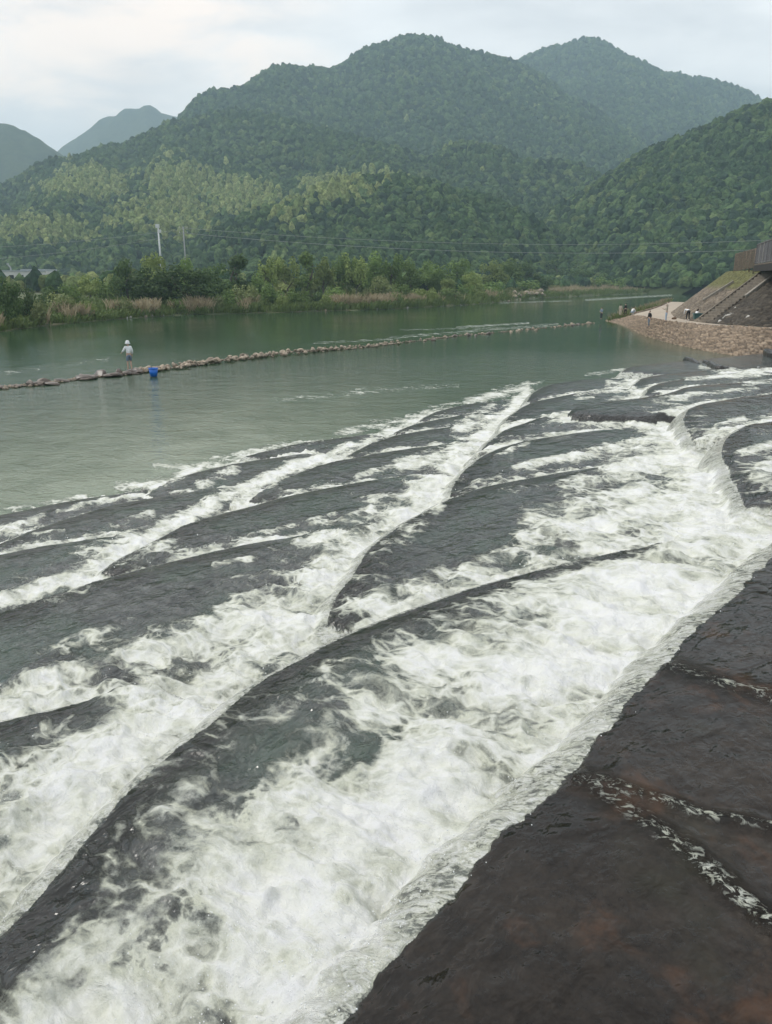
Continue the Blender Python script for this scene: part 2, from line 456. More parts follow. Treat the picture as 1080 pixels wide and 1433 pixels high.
# polar grid round the foot of the camera, fine near, coarse far
rad = [1.1]
while rad[-1] < 900:
    r = rad[-1]
    rad.append(r * (1 + (0.0044 if r < 60 else (0.010 if r < 150 else 0.03))))
rad = np.array(rad); phi = np.radians(np.linspace(-47, 47, 780))
RR, PH = np.meshgrid(rad, phi, indexing='ij')
GX = (RR * np.sin(PH)).ravel(); GY = (RR * np.cos(PH)).ravel()
NV = GX.size
Hf = np.zeros(NV); whof = np.full(NV, -1); sf = np.full(NV, 9.0)
Hh = np.full(NV, -5.0); who = np.full(NV, -1); sown = np.full(NV, 9.0)
fall = np.zeros(NV)                      # foam thrown up at the foot of a fall
wob = 0.05 * fbm(GX * 1.3, GY * 1.3, 3, 3) + 0.018 * vnoise(GX * 6, GY * 6, 21) + 0.012 * vnoise(GX * 15, GY * 15, 23) + 0.03 * vnoise(GX * 3.1, GY * 3.1, 27)
wobs = 0.05 * fbm(GX * 0.9, GY * 0.9, 2, 3)
names = list(LIPS)
near = (GY < 75)
idx = np.nonzero(near)[0]
lip_s = {}
for q, k in enumerate(names):
    lv = LIPS[k][0]; z0 = lv * D
    pl = POLY[k]
    sel = idx[(GX[idx] > pl[:, 0].min() - 3) & (GX[idx] < pl[:, 0].max() + 3) & (GY[idx] > pl[:, 1].min() - 3) & (GY[idx] < pl[:, 1].max() + 3)]
    s = sdf(pl, GX[sel], GY[sel]) + (wob[sel] if k == 'T1' else wobs[sel])
    far = np.clip((GY[sel] - 12) / 25, 0, 1)
    kk = 1.5 if k == 'T1' else 2.2
    h = np.where(s >= 0, z0 - 0.05 * np.exp(-s / 0.28) + 0.012 * np.minimum(s, 3), z0 - 0.05 - kk * s * s + 0.18 * s)
    fl = (s >= 0) & (h > Hf[sel])
    Hf[sel] = np.where(fl, h, Hf[sel]); whof[sel] = np.where(fl, q, whof[sel]); sf[sel] = np.where(fl, s, sf[sel])
    up = h > Hh[sel]
    lip_s[k] = (sel, s)
    Hh[sel] = np.where(up, h, Hh[sel]); who[sel] = np.where(up, q, who[sel]); sown[sel] = np.where(up, s, sown[sel])
Hh = np.maximum(Hh, 0)
gap = np.where(sown < 0, Hh - Hf, 0.0)           # height of falling water over what it lands on
for q, k in enumerate(names):            # foam at the feet of the falls
    sel, s = lip_s[k]
    z0 = LIPS[k][0] * D
    drop = z0 - Hf[sel]
    f = np.exp(-((np.maximum(-s, 0) - 0.40) / (0.74 + 1.0 * wob[sel] * 9)) ** 2) * (s < 0.0) * sstep(0.12, 0.3, drop)
    f = np.where((s < 0) & (-s < 0.4), np.where(drop > 0.12, 1.0, f), f)
    fall[sel] = np.maximum(fall[sel], f)
poolf = (whof < 0)

# foam carried by the current: strokes of white water where the photo shows it
PX, PY = project(GX, GY, np.maximum(Hh, 0))
STROKES = [
 # x1,y1,x2,y2,width,strength : basin below the near crest
 (1010,720,880,850,70,1.0),(880,850,760,960,110,1.0),(760,960,600,1120,130,1.0),(600,1120,430,1260,120,1.0),(430,1260,250,1400,130,1.0),(250,1400,60,1440,90,.9),
 (850,795,720,860,55,.74),(720,860,590,950,60,.72),(590,950,450,1050,55,.70),(450,1050,370,1160,60,.70),(330,1180,200,1290,70,.62),(200,1290,60,1390,60,.62),
 (900,775,800,805,25,.5),(700,830,600,870,24,.42),(620,870,480,925,34,.50),(480,925,330,1040,40,.52),(330,1040,220,1140,42,.50),(220,1140,60,1290,40,.52),(60,1270,0,1380,40,.42),(120,1180,60,1250,30,.55),
 (1050,790,960,890,45,1.0),(960,890,850,1000,55,1.0),(850,1000,740,1110,60,1.0),(740,1110,640,1215,65,1.0),(640,1215,540,1320,70,1.0),(540,1320,420,1450,80,1.0),
 # channel left of the big scale
 (470,850,330,950,45,1.0),(330,950,210,1040,60,1.0),(210,1040,90,1140,80,1.0),(90,1140,-20,1260,90,1.0),(90,1060,0,1110,45,.75),(300,935,200,975,30,.7),(180,1000,60,1030,25,.45),
 # scale 17 white water
 (560,735,490,800,32,1.0),(500,780,440,850,50,1.0),(440,850,280,905,42,.95),(280,905,130,945,38,.9),(130,945,0,985,26,1.0),(300,870,200,890,14,.5),(180,870,60,920,16,.42),(250,960,180,950,16,.7),
 (420,765,520,745,14,.8),(300,790,420,775,6,.35),(480,830,360,890,40,.9),
 # scale 16 and right basin
 (940,610,985,690,55,1.0),(985,690,1060,720,60,1.0),(1000,700,840,735,32,1.0),(840,735,740,760,26,.85),(740,720,880,700,20,.7),(760,760,560,830,16,.75),(960,640,860,665,28,.95),(860,665,790,690,20,.6),
 (740,800,980,735,22,.85),(560,835,700,800,10,.8),(700,690,800,680,10,.42),(540,835,480,860,24,.7),(500,850,540,800,14,.45),(900,690,800,720,24,.9),(1080,720,1010,770,45,.9),
 # centre channel
 (736,552,700,592,12,1.0),(700,592,660,628,18,1.0),(660,628,632,672,20,1.0),(632,672,580,722,22,1.0),(580,722,520,750,20,1.0),(690,570,650,590,9,.7),(650,632,560,655,15,.9),(560,700,610,680,14,.85),(640,600,700,585,12,.8),(560,650,500,668,7,.6),
 (610,690,520,700,9,.6),(520,715,460,735,8,.7),(560,725,430,735,9,.6),(470,720,350,752,5,.55),
 # left channel
 (350,685,300,705,13,1.0),(300,705,235,742,15,1.0),(235,742,150,795,20,1.0),(150,795,60,830,20,1.0),(60,830,-10,850,16,1.0),(150,770,60,800,13,.55),(330,655,280,680,10,.7),(410,655,340,690,12,1.0),
 (490,628,420,655,10,1.0),(560,600,480,636,8,.9),(520,590,590,585,4,.5),(480,640,400,650,7,.6),(310,690,380,672,7,.7),(300,640,360,630,4,.3),(210,720,150,740,9,.6),
 (90,745,0,752,4,.7),(150,700,80,718,5,.8),(60,725,0,745,9,.8),(200,692,150,702,4,.8),(130,740,60,755,5,.4),(180,770,140,790,6,.6),
 # thin lines just beyond far lips
 (450,617,330,640,4,.5),(400,620,310,642,5,.5),(280,655,210,685,5,1.0),
 # scales on the right
 (815,590,930,594,7,1.0),(935,585,950,610,12,1.0),(800,640,900,620,10,.85),(900,620,940,600,16,1.0),(720,655,830,635,7,.75),(700,668,640,690,6,.6),(760,595,830,583,4,.5),(690,640,740,618,4,.7),(850,630,930,640,14,.9),
 (940,560,960,556,6,.8),(960,553,1060,545,4,.7),(1000,600,1040,588,6,.8),(965,620,1005,640,20,.9),(1030,640,1080,625,10,.75),(1020,690,1080,660,22,.9),(1000,660,1080,700,20,.6),(1040,600,1080,606,6,.5),
 (872,524,888,548,6,.95),(850,535,880,543,4,.8),(805,552,870,548,4,.55),(890,552,905,545,6,.8),(1010,524,1080,520,7,1.0),(960,531,1040,527,3,.8),(1040,537,1080,535,4,.7),(790,560,830,556,2.5,.4),(900,555,940,548,2.5,.5),(1000,515,1030,518,4,.8),
 (980,514,1020,522,4,.8),
 # foam drifting off into the pool
 (165,682,240,672,9,.75),(240,668,300,645,6,.6),(215,652,270,654,5,.62),(300,640,420,620,4,.55),(0,716,120,694,4,.6),(520,612,560,598,6,.8),(470,607,590,585,6,.6),(560,590,600,575,5,.6),(650,562,738,543,6,.75),(690,555,740,535,4,.6),(690,545,720,540,4,.4),(600,570,700,555,3,.4),(730,540,760,534,2.5,.5),
 (500,545,640,540,5,.28),(380,560,560,545,6,.25),(820,525,872,517,3,.5),
 ]
RIDGES = [
 (760,1085,850,1098,14,.30),(850,1098,960,1135,13,.32),(960,1135,1090,1162,9,.34),(820,1095,900,1150,18,.28),(900,1150,985,1215,18,.34),(985,1215,1090,1305,17,.40),(925,930,1000,955,13,.28),(1000,955,1090,980,12,.32),(960,1180,1030,1240,12,.28),
 ]
STROKES += [
 (545,473,640,465,4,.22),(640,465,780,454,4,.25),(440,480,560,474,3,.22),(560,462,700,458,2.5,.2),(820,420,940,413,2.0,.34),(700,424,800,421,1.4,.28),(0,522,150,503,9,.17),(150,503,300,492,6,.12),(640,458,740,452,2,.36),
]
isT1 = (who == names.index('T1'))
isT1f = (whof == names.index('T1'))
dry = (who == names.index('S25')) & (sown < 0.02) & (PX > 795) & (PX < 948) & (PY > 565) & (PY < 592)
def carried(strokes, region):
    out = np.zeros(NV)
    for x1, y1, x2, y2, wd, stn in strokes:
        if max(y1, y2) < 760: wd = wd * 0.84
        elif max(x1, x2) < 600 and max(y1, y2) < 960: wd = wd * 0.88
        m = region & (PX > min(x1, x2) - 3 * wd) & (PX < max(x1, x2) + 3 * wd) & (PY > min(y1, y2) - 3 * wd) & (PY < max(y1, y2) + 3 * wd)
        i = np.nonzero(m)[0]
        if len(i) == 0: continue
        ex, ey = x2 - x1, y2 - y1
        tt = np.clip(((PX[i] - x1) * ex + (PY[i] - y1) * ey) / (ex * ex + ey * ey), 0, 1)
        d2 = (PX[i] - x1 - tt * ex) ** 2 + (PY[i] - y1 - tt * ey) ** 2
        out[i] = np.maximum(out[i], stn * np.exp(-(d2 / (wd * wd)) ** 1.1))
    return out
foam = carried(STROKES, (GY < 420) & ~isT1f)
ridge0 = carried(RIDGES, isT1f)
foam = np.where(isT1f, 0.0, np.maximum(foam, 0.9 * fall))
lipdark = np.where((sf > 0) & ~poolf & ~isT1f, 0.30 + 0.70 * sstep(0.05, 0.45, sf), 1.0)
endw = np.zeros(NV)
for k in names:                          # lips drown in foam towards their far ends
    if k in ('T1',): continue
    lp = POLY[k][:-2]; L_ = np.linalg.norm(np.diff(lp, axis=0), axis=1).sum()
    if LIPS[k][3] >= 1: continue
    sel = lip_s[k][0]
    endw[sel] = np.maximum(endw[sel], np.exp(-(np.hypot(GX[sel] - lp[-1, 0], GY[sel] - lp[-1, 1]) / (0.13 * L_)) ** 2))
lipdark = np.maximum(lipdark, np.maximum(sstep(0.5, 0.9, fall), sstep(0.2, 0.7, endw)))
foam = foam * lipdark
ridge = np.where(isT1f & (sf > 0.02), ridge0 * 2.3, 0.0)
rim = np.where(~poolf & (sf > 0), np.exp(-((sf - 0.10) / (0.22 + 0.012 * np.clip(GY, 0, 30) + 0.25 * np.abs(fbm(GX * 1.5, GY * 1.5, 2, 91)))) ** 2), 0.0) * np.where(isT1f, 0.3, 1.0) * (1 - sstep(0.1, 0.6, endw))  # lip band where bending water mirrors dark, put into the colour
bed = np.where(isT1, sstep(-0.05, 0.02, sown), 0.0)
ca, sa = math.cos(FLOW), math.sin(FLOW)
U = GX * ca + GY * sa; W = -GX * sa + GY * ca
# boiling surface: real relief where the water breaks
amp = np.clip(foam * 1.2, 0, 1) * np.where(poolf, 0.4, 1.0)
rid = 1 - np.abs(fbm(U * 1.3 + 0.4 * fbm(U, W, 2, 8), W * 2.0, 3, 57)) * 2.2
lift = amp * (0.10 * fbm(U * 1.0, W * 1.7, 3, 31) + 0.07 * np.clip(rid, -0.5, 1) + 0.035 * fbm(U * 4, W * 6, 3, 33) + 0.014 * fbm(U * 13, W * 16, 2, 77))
lift = lift + 0.10 * fall * ~isT1f * np.where(poolf, 0.5, 1.0) * (0.7 + 0.6 * fbm(U * 2.5, W * 2.5, 2, 12))
lift = lift + np.where(~poolf & ~isT1f, 0.022 * fbm(U * 1.1, W * 0.7, 3, 5), 0.0)
lift = lift + ridge * (0.03 + 0.04 * fbm(U * 5, W * 5, 3, 9)) + np.where(isT1f, 0.014 * fbm(U * 1.0, W * 0.8, 3, 6), 0)
flat = Hf + np.maximum(lift, np.where(poolf, 0, -0.03))
fallz = Hh + np.where(sown < 0, 0.04 * sstep(0.06, 0.25, -sown) * fbm(W * 6, U * 2.0, 3, 15), 0)
fallz = np.where(dry & (sown < 0), fallz + 0.05 * fbm(GX * 3.0, GY * 3.0, 3, 71), fallz)
falling = (sown < 0) & (fallz > flat)
curt = np.where(falling, sstep(-0.01, 0.035, -sown) * sstep(-0.01, 0.14, fallz - flat), 0.0)
foot = np.where(falling, sstep(0.40, 0.0, fallz - flat), 0.0)
curt = np.where(dry, 0.0, curt)
Hh = np.where(falling, fallz, flat)
who = np.where(falling, who, whof)
pool = who < 0
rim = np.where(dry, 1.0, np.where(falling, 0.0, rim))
foam = np.where(falling, np.where(dry, 0.0, foot * 0.95), foam)
# sparse threads of foam riding over the slabs
thread = np.where(~pool & ~isT1f & ~falling, sstep(0.35, 0.9, sf) * (0.55 + 0.6 * fbm(GX * 0.5, GY * 0.5, 2, 19)), 0.0)
# quieter or rougher pool
dist_casc = np.full(NV, 99.0)
pool_i = np.nonzero(pool & (GY < 90))[0]
for k in ('S1', 'S2', 'S3', 'S8', 'S9', 'S10', 'S11'):
    lp = POLY[k][:-2:3]
    dd = np.min(np.hypot(GX[pool_i][:, None] - lp[None, :, 0], GY[pool_i][:, None] - lp[None, :, 1]), axis=1) if len(pool_i) < 400000 else np.min(np.stack([np.hypot(GX[pool_i] - a0, GY[pool_i] - b0) for a0, b0 in lp]), axis=0)
    dist_casc[pool_i] = np.minimum(dist_casc[pool_i], dd)
aer = 1.25 * np.exp(-(dist_casc / 11.0) ** 2) * np.clip(0.75 + 0.5 * fbm(GX * 0.35, GY * 0.35, 3, 44), 0, 1) * (0.12 + 0.88 * sstep(700, 250, PX))
rough = 0.10 + 1.1 * np.exp(-(dist_casc / 18.0) ** 2) + 0.12 * sstep(-6, 6, fbm(GX * 0.08, GY * 0.08, 2, 3) * 10)
rough = rough * np.clip(60 / np.maximum(RR.ravel(), 60), 0.15, 1)

V = np.stack([GX, GY, Hh], 1)
FA = grid_faces(len(rad), len(phi))
full = np_mesh('full', V, FA)
nrm = np.empty(NV * 3, np.float32); full.vertex_normals.foreach_get('vector', nrm); nrm = nrm.reshape(-1, 3)
bpy.data.meshes.remove(full)
fw = who[FA]; ffoam = foam[FA].mean(1); fcur = curt[FA].mean(1)
top = fw.max(1)
fpool = (fw < 0).sum(1) >= 3
fT = top == names.index('T1')
is_water = ~fpool & ((ffoam > 0.40) | (fcur > 0.5))
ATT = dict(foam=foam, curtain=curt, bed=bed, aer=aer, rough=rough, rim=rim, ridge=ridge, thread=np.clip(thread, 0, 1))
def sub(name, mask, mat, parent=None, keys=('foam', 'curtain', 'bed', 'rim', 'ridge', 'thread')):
    fa = FA[mask]
    if len(fa) == 0: return None
    u, inv = np.unique(fa, return_inverse=True)
    me = np_mesh(name, V[u], inv.reshape(-1, 4), {k: ATT[k][u] for k in keys}, True, nrm[u])
    return link(name, me, parent, mat)
river = sub('river', fpool, M_POOL, keys=('foam', 'curtain', 'bed', 'aer', 'rough'))
tag(river, 'calm green river water below the weir', 'river', kind='structure')
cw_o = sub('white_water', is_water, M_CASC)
tag(cw_o, 'white foaming water tumbling from scale to scale of the weir', 'water', kind='structure')
weir = empty('weir', (2, 10, 0))
tag(weir, 'stepped weir of overlapping fish scale shaped dark stone slabs with water running over them', 'weir')
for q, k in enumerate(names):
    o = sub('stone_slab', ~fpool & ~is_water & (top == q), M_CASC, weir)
    if o is None: continue
    o.matrix_parent_inverse = Matrix.Translation((-2, -10, 0))
    if k == 'T1': o['label'] = 'dark brown wet slab forming the near crest'

# drops thrown up where the falls land
fa_i = np.nonzero((GY < 20) & (RR.ravel() < 20) & (((fall > 0.6) & ~falling) | (falling & (foot > 0.3))) & ~isT1f)[0]
wgt = 1.0 / np.maximum(RR.ravel()[fa_i], 3) ** 0.3
pk = RNG.choice(fa_i, 3600, p=wgt / wgt.sum())
b_ = bmesh.new(); bmesh.ops.create_icosphere(b_, subdivisions=1, radius=1.0)
sv = np.array([v.co[:] for v in b_.verts]); sfc = np.array([[v.index for v in f.verts] for f in b_.faces]); b_.free()
rr_ = RNG.uniform(0.0025, 0.006, len(pk)) * np.clip(RR.ravel()[pk] / 6, 0.7, 1.6)
cc = np.stack([GX[pk] + RNG.normal(0, 0.05, len(pk)), GY[pk] + RNG.normal(0, 0.05, len(pk)), Hh[pk] + RNG.exponential(0.045, len(pk))], 1)
vv_ = cc[:, None] + sv[None] * rr_[:, None, None] * np.array([1, 1, 1.3])
ff_ = (sfc[None] + np.arange(len(pk))[:, None, None] * len(sv)).reshape(-1, 3)
M_DROP, t, p, o_ = new_mat('water_drop'); p.inputs['Base Color'].default_value = (0.8, 0.81, 0.8, 1); p.inputs['Roughness'].default_value = 0.15
tag(link('spray', np_mesh('spray', vv_.reshape(-1, 3), ff_), None, M_DROP), kind='stuff')

# ------------------------------------------------------------------ ground, banks
SHORE = np.array([(-700,520),(-300,488),(0,464),(100,452),(250,441),(400,437),(540,433),(650,427),(700,423),(745,418),(800,415),(900,411),(960,409.5),(1080,408.5),(1300,408)], float)
SH = np.array([on_z(a, b, 0.0) for a, b in SHORE])
SH_T = SH[:, 0] / SH[:, 1]                     # tan of azimuth
SH_R = SH[:, 1]
def shore_y(tanaz): return np.interp(tanaz, SH_T, SH_R)

M_GROUND, t, p, o_ = new_mat('meadow_ground')
g = t('ShaderNodeTexCoord').outputs['Object']
gm = t.mix(t.rng(t.noise(g, 0.12, 5.0), 0.35, 0.65), (0.055, 0.078, 0.028), (0.11, 0.13, 0.050))
gm = t.mix(t.rng(t.noise(g, 0.35, 4.0), 0.5, 0.7), gm, (0.17, 0.145, 0.085))
t.l.new(gm, p.inputs['Base Color']); p.inputs['Roughness'].default_value = 0.95
t.l.new(t('ShaderNodeBump', {'Strength': 0.6, 'Distance': 0.3, 'Height': t.noise(g, 2.0, 5.0)}).outputs[0], p.inputs['Normal'])

def bank_z(d, X, Y):
    """height of the far bank, d metres behind its waterline"""
    n = fbm(X * 0.07, Y * 0.07, 3, 12)
    return -0.6 * sstep(0, -4, d) + sstep(-1, 6, d) * (0.75 + 0.3 * n) + sstep(5, 35, d) * (1.0 + 0.5 * n) + sstep(30, 120, d) * 0.8

az = np.linspace(math.tan(math.radians(-56)), SH_T[-1], 260)
dd = np.concatenate([np.linspace(-5, 8, 20), np.geomspace(9, 3400, 66)])
AZ, DD = np.meshgrid(az, dd, indexing='ij')
wig = 1.6 * fbm(AZ * 40, AZ * 0, 3, 4)
YY = shore_y(AZ) + wig + DD; XX = AZ * YY
ZZ = bank_z(DD, XX, YY)
gme = np_mesh('ground', np.stack([XX.ravel(), YY.ravel(), ZZ.ravel()], 1), grid_faces(len(az), len(dd))[:, ::-1])
tag(link('ground', gme, None, M_GROUND), kind='structure')
bm = bmesh.new()
bmesh.ops.create_grid(bm, x_segments=2, y_segments=2, size=4050)
for v in bm.verts: v.co.z = -3.0
tag(bm_obj('riverbed', bm, simple_mat('riverbed', (0.06, 0.06, 0.045), 0.9, 0.3, 0.2)), kind='structure')

# ------------------------------------------------------------------ hills
def crest(pts):
    """(px, py, distance) -> world nodes"""
    return np.array([at_y(a, b, Y) for a, b, Y in pts])

HILLS = {
 'near_left': dict(base=330, slope=0.62, ridges=[
   [(-420,360,660),(-250,330,755),(-120,300,826),(0,266,873),(95,232,896),(170,208,908),(262,175,920),(325,160,932),(380,168,908),(450,186,861),(520,205,814),(575,246,755),(640,300,660),(700,352,554)],
   [(170,208,908),(130,250,731),(70,300,590),(30,345,495)],
   [(262,175,920),(245,236,731),(215,290,601),(190,340,507)],
   [(325,160,932),(340,215,802),(370,270,660),(395,330,531)],
   [(520,205,814),(540,256,660),(520,300,566),(505,340,495)],
   [(430,250,708),(430,290,613),(440,335,519)],
   [(0,266,873),(-40,310,660),(-80,345,531)]]),
 'centre': dict(base=330, slope=0.62, ridges=[
   [(400,322,500),(440,292,505),(480,266,510),(515,256,515),(548,256,515),(580,268,505),(620,290,490),(660,318,470),(705,354,440)],
   [(515,256,515),(505,300,460),(500,345,410)],[(580,268,505),(590,315,450),(595,350,410)]]),
 'centre_back': dict(base=500, slope=0.62, ridges=[
   [(560,300,760),(610,240,790),(650,206,810),(690,214,800),(730,232,790),(790,234,790),(835,258,770),(870,300,740),(890,340,700)],
   [(650,206,810),(655,270,700),(660,330,600)],[(730,232,790),(725,290,690),(720,340,600)],[(790,234,790),(800,290,690),(805,335,610)]]),
 'middle': dict(base=600, slope=0.66, ridges=[
   [(325,160,1131),(350,125,1187),(395,97,1232),(440,101,1288),(475,103,1321),(515,72,1355),(570,55,1366),(605,60,1377),(650,74,1388),(715,92,1411),(790,150,1422),(850,230,1400)],
   [(395,97,1232),(420,150,1120),(470,200,1030),(560,240,940)],
   [(570,55,1366),(590,120,1232),(640,165,1164),(660,200,1108)],
   [(650,74,1388),(700,140,1254),(760,190,1164),(775,215,1097)],
   [(475,103,1321),(520,160,1187),(560,200,1075)]]),
 'back_right': dict(base=900, slope=0.66, ridges=[
   [(660,120,1897),(720,92,1862),(770,70,1839),(825,57,1839),(880,84,1839),(930,108,1862),(985,114,1885),(1030,128,1908),(1075,152,1931),(1160,190,1954),(1300,230,1954)],
   [(825,57,1839),(850,130,1667),(870,190,1517),(880,250,1322)],
   [(985,114,1885),(960,170,1701),(930,220,1494),(900,270,1265)],
   [(930,108,1862),(905,160,1724),(890,215,1552)]]),
 'near_right': dict(base=330, slope=0.70, ridges=[
   [(1500,20,620),(1300,70,600),(1180,112,590),(1080,152,580),(1030,172,575),(985,198,565),(930,238,545),(875,285,520),(830,322,490),(790,348,470)],
   [(1080,152,580),(1070,230,500),(1050,300,430),(1040,350,385)],
   [(985,198,565),(980,262,490),(950,320,430),(930,360,400)],
   [(1180,112,590),(1170,220,490),(1150,320,400)],
   [(1300,70,600),(1300,220,480),(1290,340,390)]]),
 'far_left': dict(base=1100, slope=0.75, ridges=[
   [(-400,250,1710),(-200,190,1679),(-80,150,1647),(0,166,1615),(40,182,1602),(75,205,1584),(110,245,1520),(150,300,1393)],
   [(0,166,1615),(30,230,1457)],[(-80,150,1647),(-60,240,1457)]]),
 'far_peak': dict(base=2500, slope=0.85, ridges=[
   [(20,260,2598),(85,208,2545),(120,185,2492),(145,163,2466),(165,160,2449),(178,149,2439),(192,150,2439),(206,143,2439),(222,152,2439),(245,160,2466),(262,170,2492),(330,200,2545),(450,260,2598)],
   [(206,143,2439),(200,200,2227)],[(145,163,2466),(130,210,2280)]]),
}
for hd in HILLS.values():
    hd['seg'] = []
    for r in hd['ridges']:
        c = crest(r)
        for i in range(len(c) - 1): hd['seg'].append((c[i], c[i + 1]))

def hill_z(key, X, Y):
    hd = HILLS[key]; far = key.startswith('far')
    sc = 1.0 if not far else 2.5
    wx = X + 26 * sc * fbm(X / (110 * sc), Y / (110 * sc), 3, 5); wy = Y + 26 * sc * fbm(X / (110 * sc), Y / (110 * sc), 3, 15)
    best = np.full(X.shape, -200.0); k = 9.0 * sc
    k = 9.0 if not far else 3.0
    acc = np.zeros(X.shape); dmin = np.full(X.shape, 1e9)
    vals = []
    for a, b in hd['seg']:
        ex, ey = b[0] - a[0], b[1] - a[1]
        tt = np.clip(((X - a[0]) * ex + (Y - a[1]) * ey) / (ex * ex + ey * ey), 0, 1)
        qx = a[0] + tt * ex; qy = a[1] + tt * ey
        dd0 = np.hypot(X - qx, Y - qy)
        mixw = np.clip(dd0 / 60.0, 0, 1)             # crests stay where the photo has them
        d = np.hypot(X * (1 - mixw) + wx * mixw - qx, Y * (1 - mixw) + wy * mixw - qy)
        z = a[2] + tt * (b[2] - a[2]) - hd['slope'] * (np.sqrt(d * d + 12 ** 2) - 12) * (1 + 0.0 * d)
        vals.append(z); dmin = np.minimum(dmin, dd0)
        best = np.maximum(best, z)
    for z in vals: acc += np.exp(np.clip((z - best) / k, -30, 0))
    z = best + k * np.log(acc) * np.clip(dmin / 50, 0, 1)
    z = z + np.clip(dmin / 40, 0, 1) * 12 * sc * fbm(X / (75 * sc), Y / (75 * sc), 4, 25)
    return z

M_HILL, t, p, o_ = new_mat('hill_ground')
g = t('ShaderNodeTexCoord').outputs['Object']
t.l.new(t.mix(t.rng(t.noise(g, 0.05, 6.0, 0.7), 0.35, 0.65), (0.032, 0.048, 0.020), (0.060, 0.078, 0.032)), p.inputs['Base Color'])
p.inputs['Roughness'].default_value = 1.0; p.inputs['Specular IOR Level'].default_value = 0.1
EXT = {'near_left': ((-740, 260), (380, 1130), 7), 'centre': ((-180, 150), (330, 640), 5), 'centre_back': ((-60, 380), (430, 980), 6), 'middle': ((-470, 700), (620, 1680), 9), 'back_right': ((60, 1320), (980, 2280), 12),
       'near_right': ((90, 760), (350, 760), 6), 'far_left': ((-1450, -400), (1200, 2050), 13), 'far_peak': ((-1500, -150), (1980, 2880), 14)}
for key, ((x0, x1), (y0, y1), st) in EXT.items():
    xs = np.arange(x0, x1, st); ys = np.arange(y0, y1, st)
    Xg, Yg = np.meshgrid(xs, ys, indexing='ij')
    Zg = hill_z(key, Xg, Yg)
    if key.startswith('far'): Zg = Zg + 10 * fbm(Xg / 45, Yg / 45, 4, 2) - 5
    EXT[key] = (xs, ys, st, Zg)
    nm = 'mountain' if key not in ('near_left', 'near_right', 'centre', 'centre_back') else 'hill'
    me = np_mesh(nm, np.stack([Xg.ravel(), Yg.ravel(), np.maximum(Zg, -8).ravel()], 1), grid_faces(len(xs), len(ys)))
    tag(link(nm, me, None, M_HILL), kind='structure')

# ------------------------------------------------------------------ the woods on the hills
def total_z(X, Y):
    """height of land from the rasters, and which hill it is"""
    z = np.full(X.shape, 1.5); w_ = np.full(X.shape, -1)
    for q, key in enumerate(('near_left', 'middle', 'back_right', 'near_right', 'centre', 'centre_back')):
        xs, ys, st, Zg = EXT[key]
        fx = (X - xs[0]) / st; fy = (Y - ys[0]) / st
        ok = (fx >= 0) & (fx < len(xs) - 1.001) & (fy >= 0) & (fy < len(ys) - 1.001)
        ix = np.clip(fx.astype(int), 0, len(xs) - 2); iy = np.clip(fy.astype(int), 0, len(ys) - 2)
        ax, ay = fx - ix, fy - iy
        zz = (Zg[ix, iy] * (1 - ax) * (1 - ay) + Zg[ix + 1, iy] * ax * (1 - ay) + Zg[ix, iy + 1] * (1 - ax) * ay + Zg[ix + 1, iy + 1] * ax * ay)
        up = ok & (zz > z)
        z = np.where(up, zz, z); w_ = np.where(up, q, w_)
    return z, w_

azs = np.linspace(-0.66, 0.66, 1100); rs = np.geomspace(300, 2350, 430)
A2, R2 = np.meshgrid(azs, rs, indexing='ij')
zt, _ = total_z(A2 * R2, R2)
elev = (zt - ZC) / R2
run = np.maximum.accumulate(elev, axis=1)
def visible(X, Y, Z):
    ia = np.clip(np.round((X / Y - azs[0]) / (azs[1] - azs[0])).astype(int), 0, len(azs) - 1)
    ir = np.clip(np.searchsorted(rs, Y) - 2, 0, len(rs) - 1)
    return (Z - ZC) / Y > run[ia, ir] - 0.001

def ico_protos(n, sub_, seed, rough_=0.32, cut=-0.35):
    out = []
    for q in range(n):
        b = bmesh.new(); bmesh.ops.create_icosphere(b, subdivisions=sub_, radius=1.0)
        co_ = np.array([v.co[:] for v in b.verts]); fa = np.array([[v.index for v in f.verts] for f in b.faces]); b.free()
        r = 1 + rough_ * fbm(co_[:, 0] * 1.7 + q * 9 + co_[:, 2] * 1.3, co_[:, 1] * 1.7 + co_[:, 2] * 2.1 + seed, 3, seed + q) * 1.5
        co_ = co_ * r[:, None]
        keep = np.nonzero(co_[fa][:, :, 2].max(1) > cut)[0]
        fa = fa[keep]; u, inv = np.unique(fa, return_inverse=True)
        out.append((co_[u], inv.reshape(-1, 3)))
    return out

def canopy(name, P, Rad, Hgt, Tint, protos, mat, label=None):
    """one mesh of many lumpy crowns"""
    vs, fs, ts = [], [], []; off = 0
    which = RNG.integers(0, len(protos), len(P)); ang = RNG.uniform(0, 2 * np.pi, len(P))
    for q, (pc, pf) in enumerate(protos):
        i = np.nonzero(which == q)[0]
        if len(i) == 0: continue
        c, s = np.cos(ang[i])[:, None], np.sin(ang[i])[:, None]
        x = pc[None, :, 0] * c - pc[None, :, 1] * s; y = pc[None, :, 0] * s + pc[None, :, 1] * c
        Vx = P[i, 0][:, None] + x * Rad[i][:, None]; Vy = P[i, 1][:, None] + y * Rad[i][:, None]
        Vz = P[i, 2][:, None] + (pc[None, :, 2]) * Hgt[i][:, None]
        vs.append(np.stack([Vx, Vy, Vz], 2).reshape(-1, 3))
        fs.append((pf[None] + (np.arange(len(i)) * len(pc))[:, None, None] + off).reshape(-1, 3))
        ts.append(np.repeat(Tint[i], len(pc), axis=0)); off += len(i) * len(pc)
    me = np_mesh(name, np.concatenate(vs), np.concatenate(fs), {'tint': np.concatenate(ts)}, smooth=False)
    return tag(link(name, me, None, mat), kind='stuff')

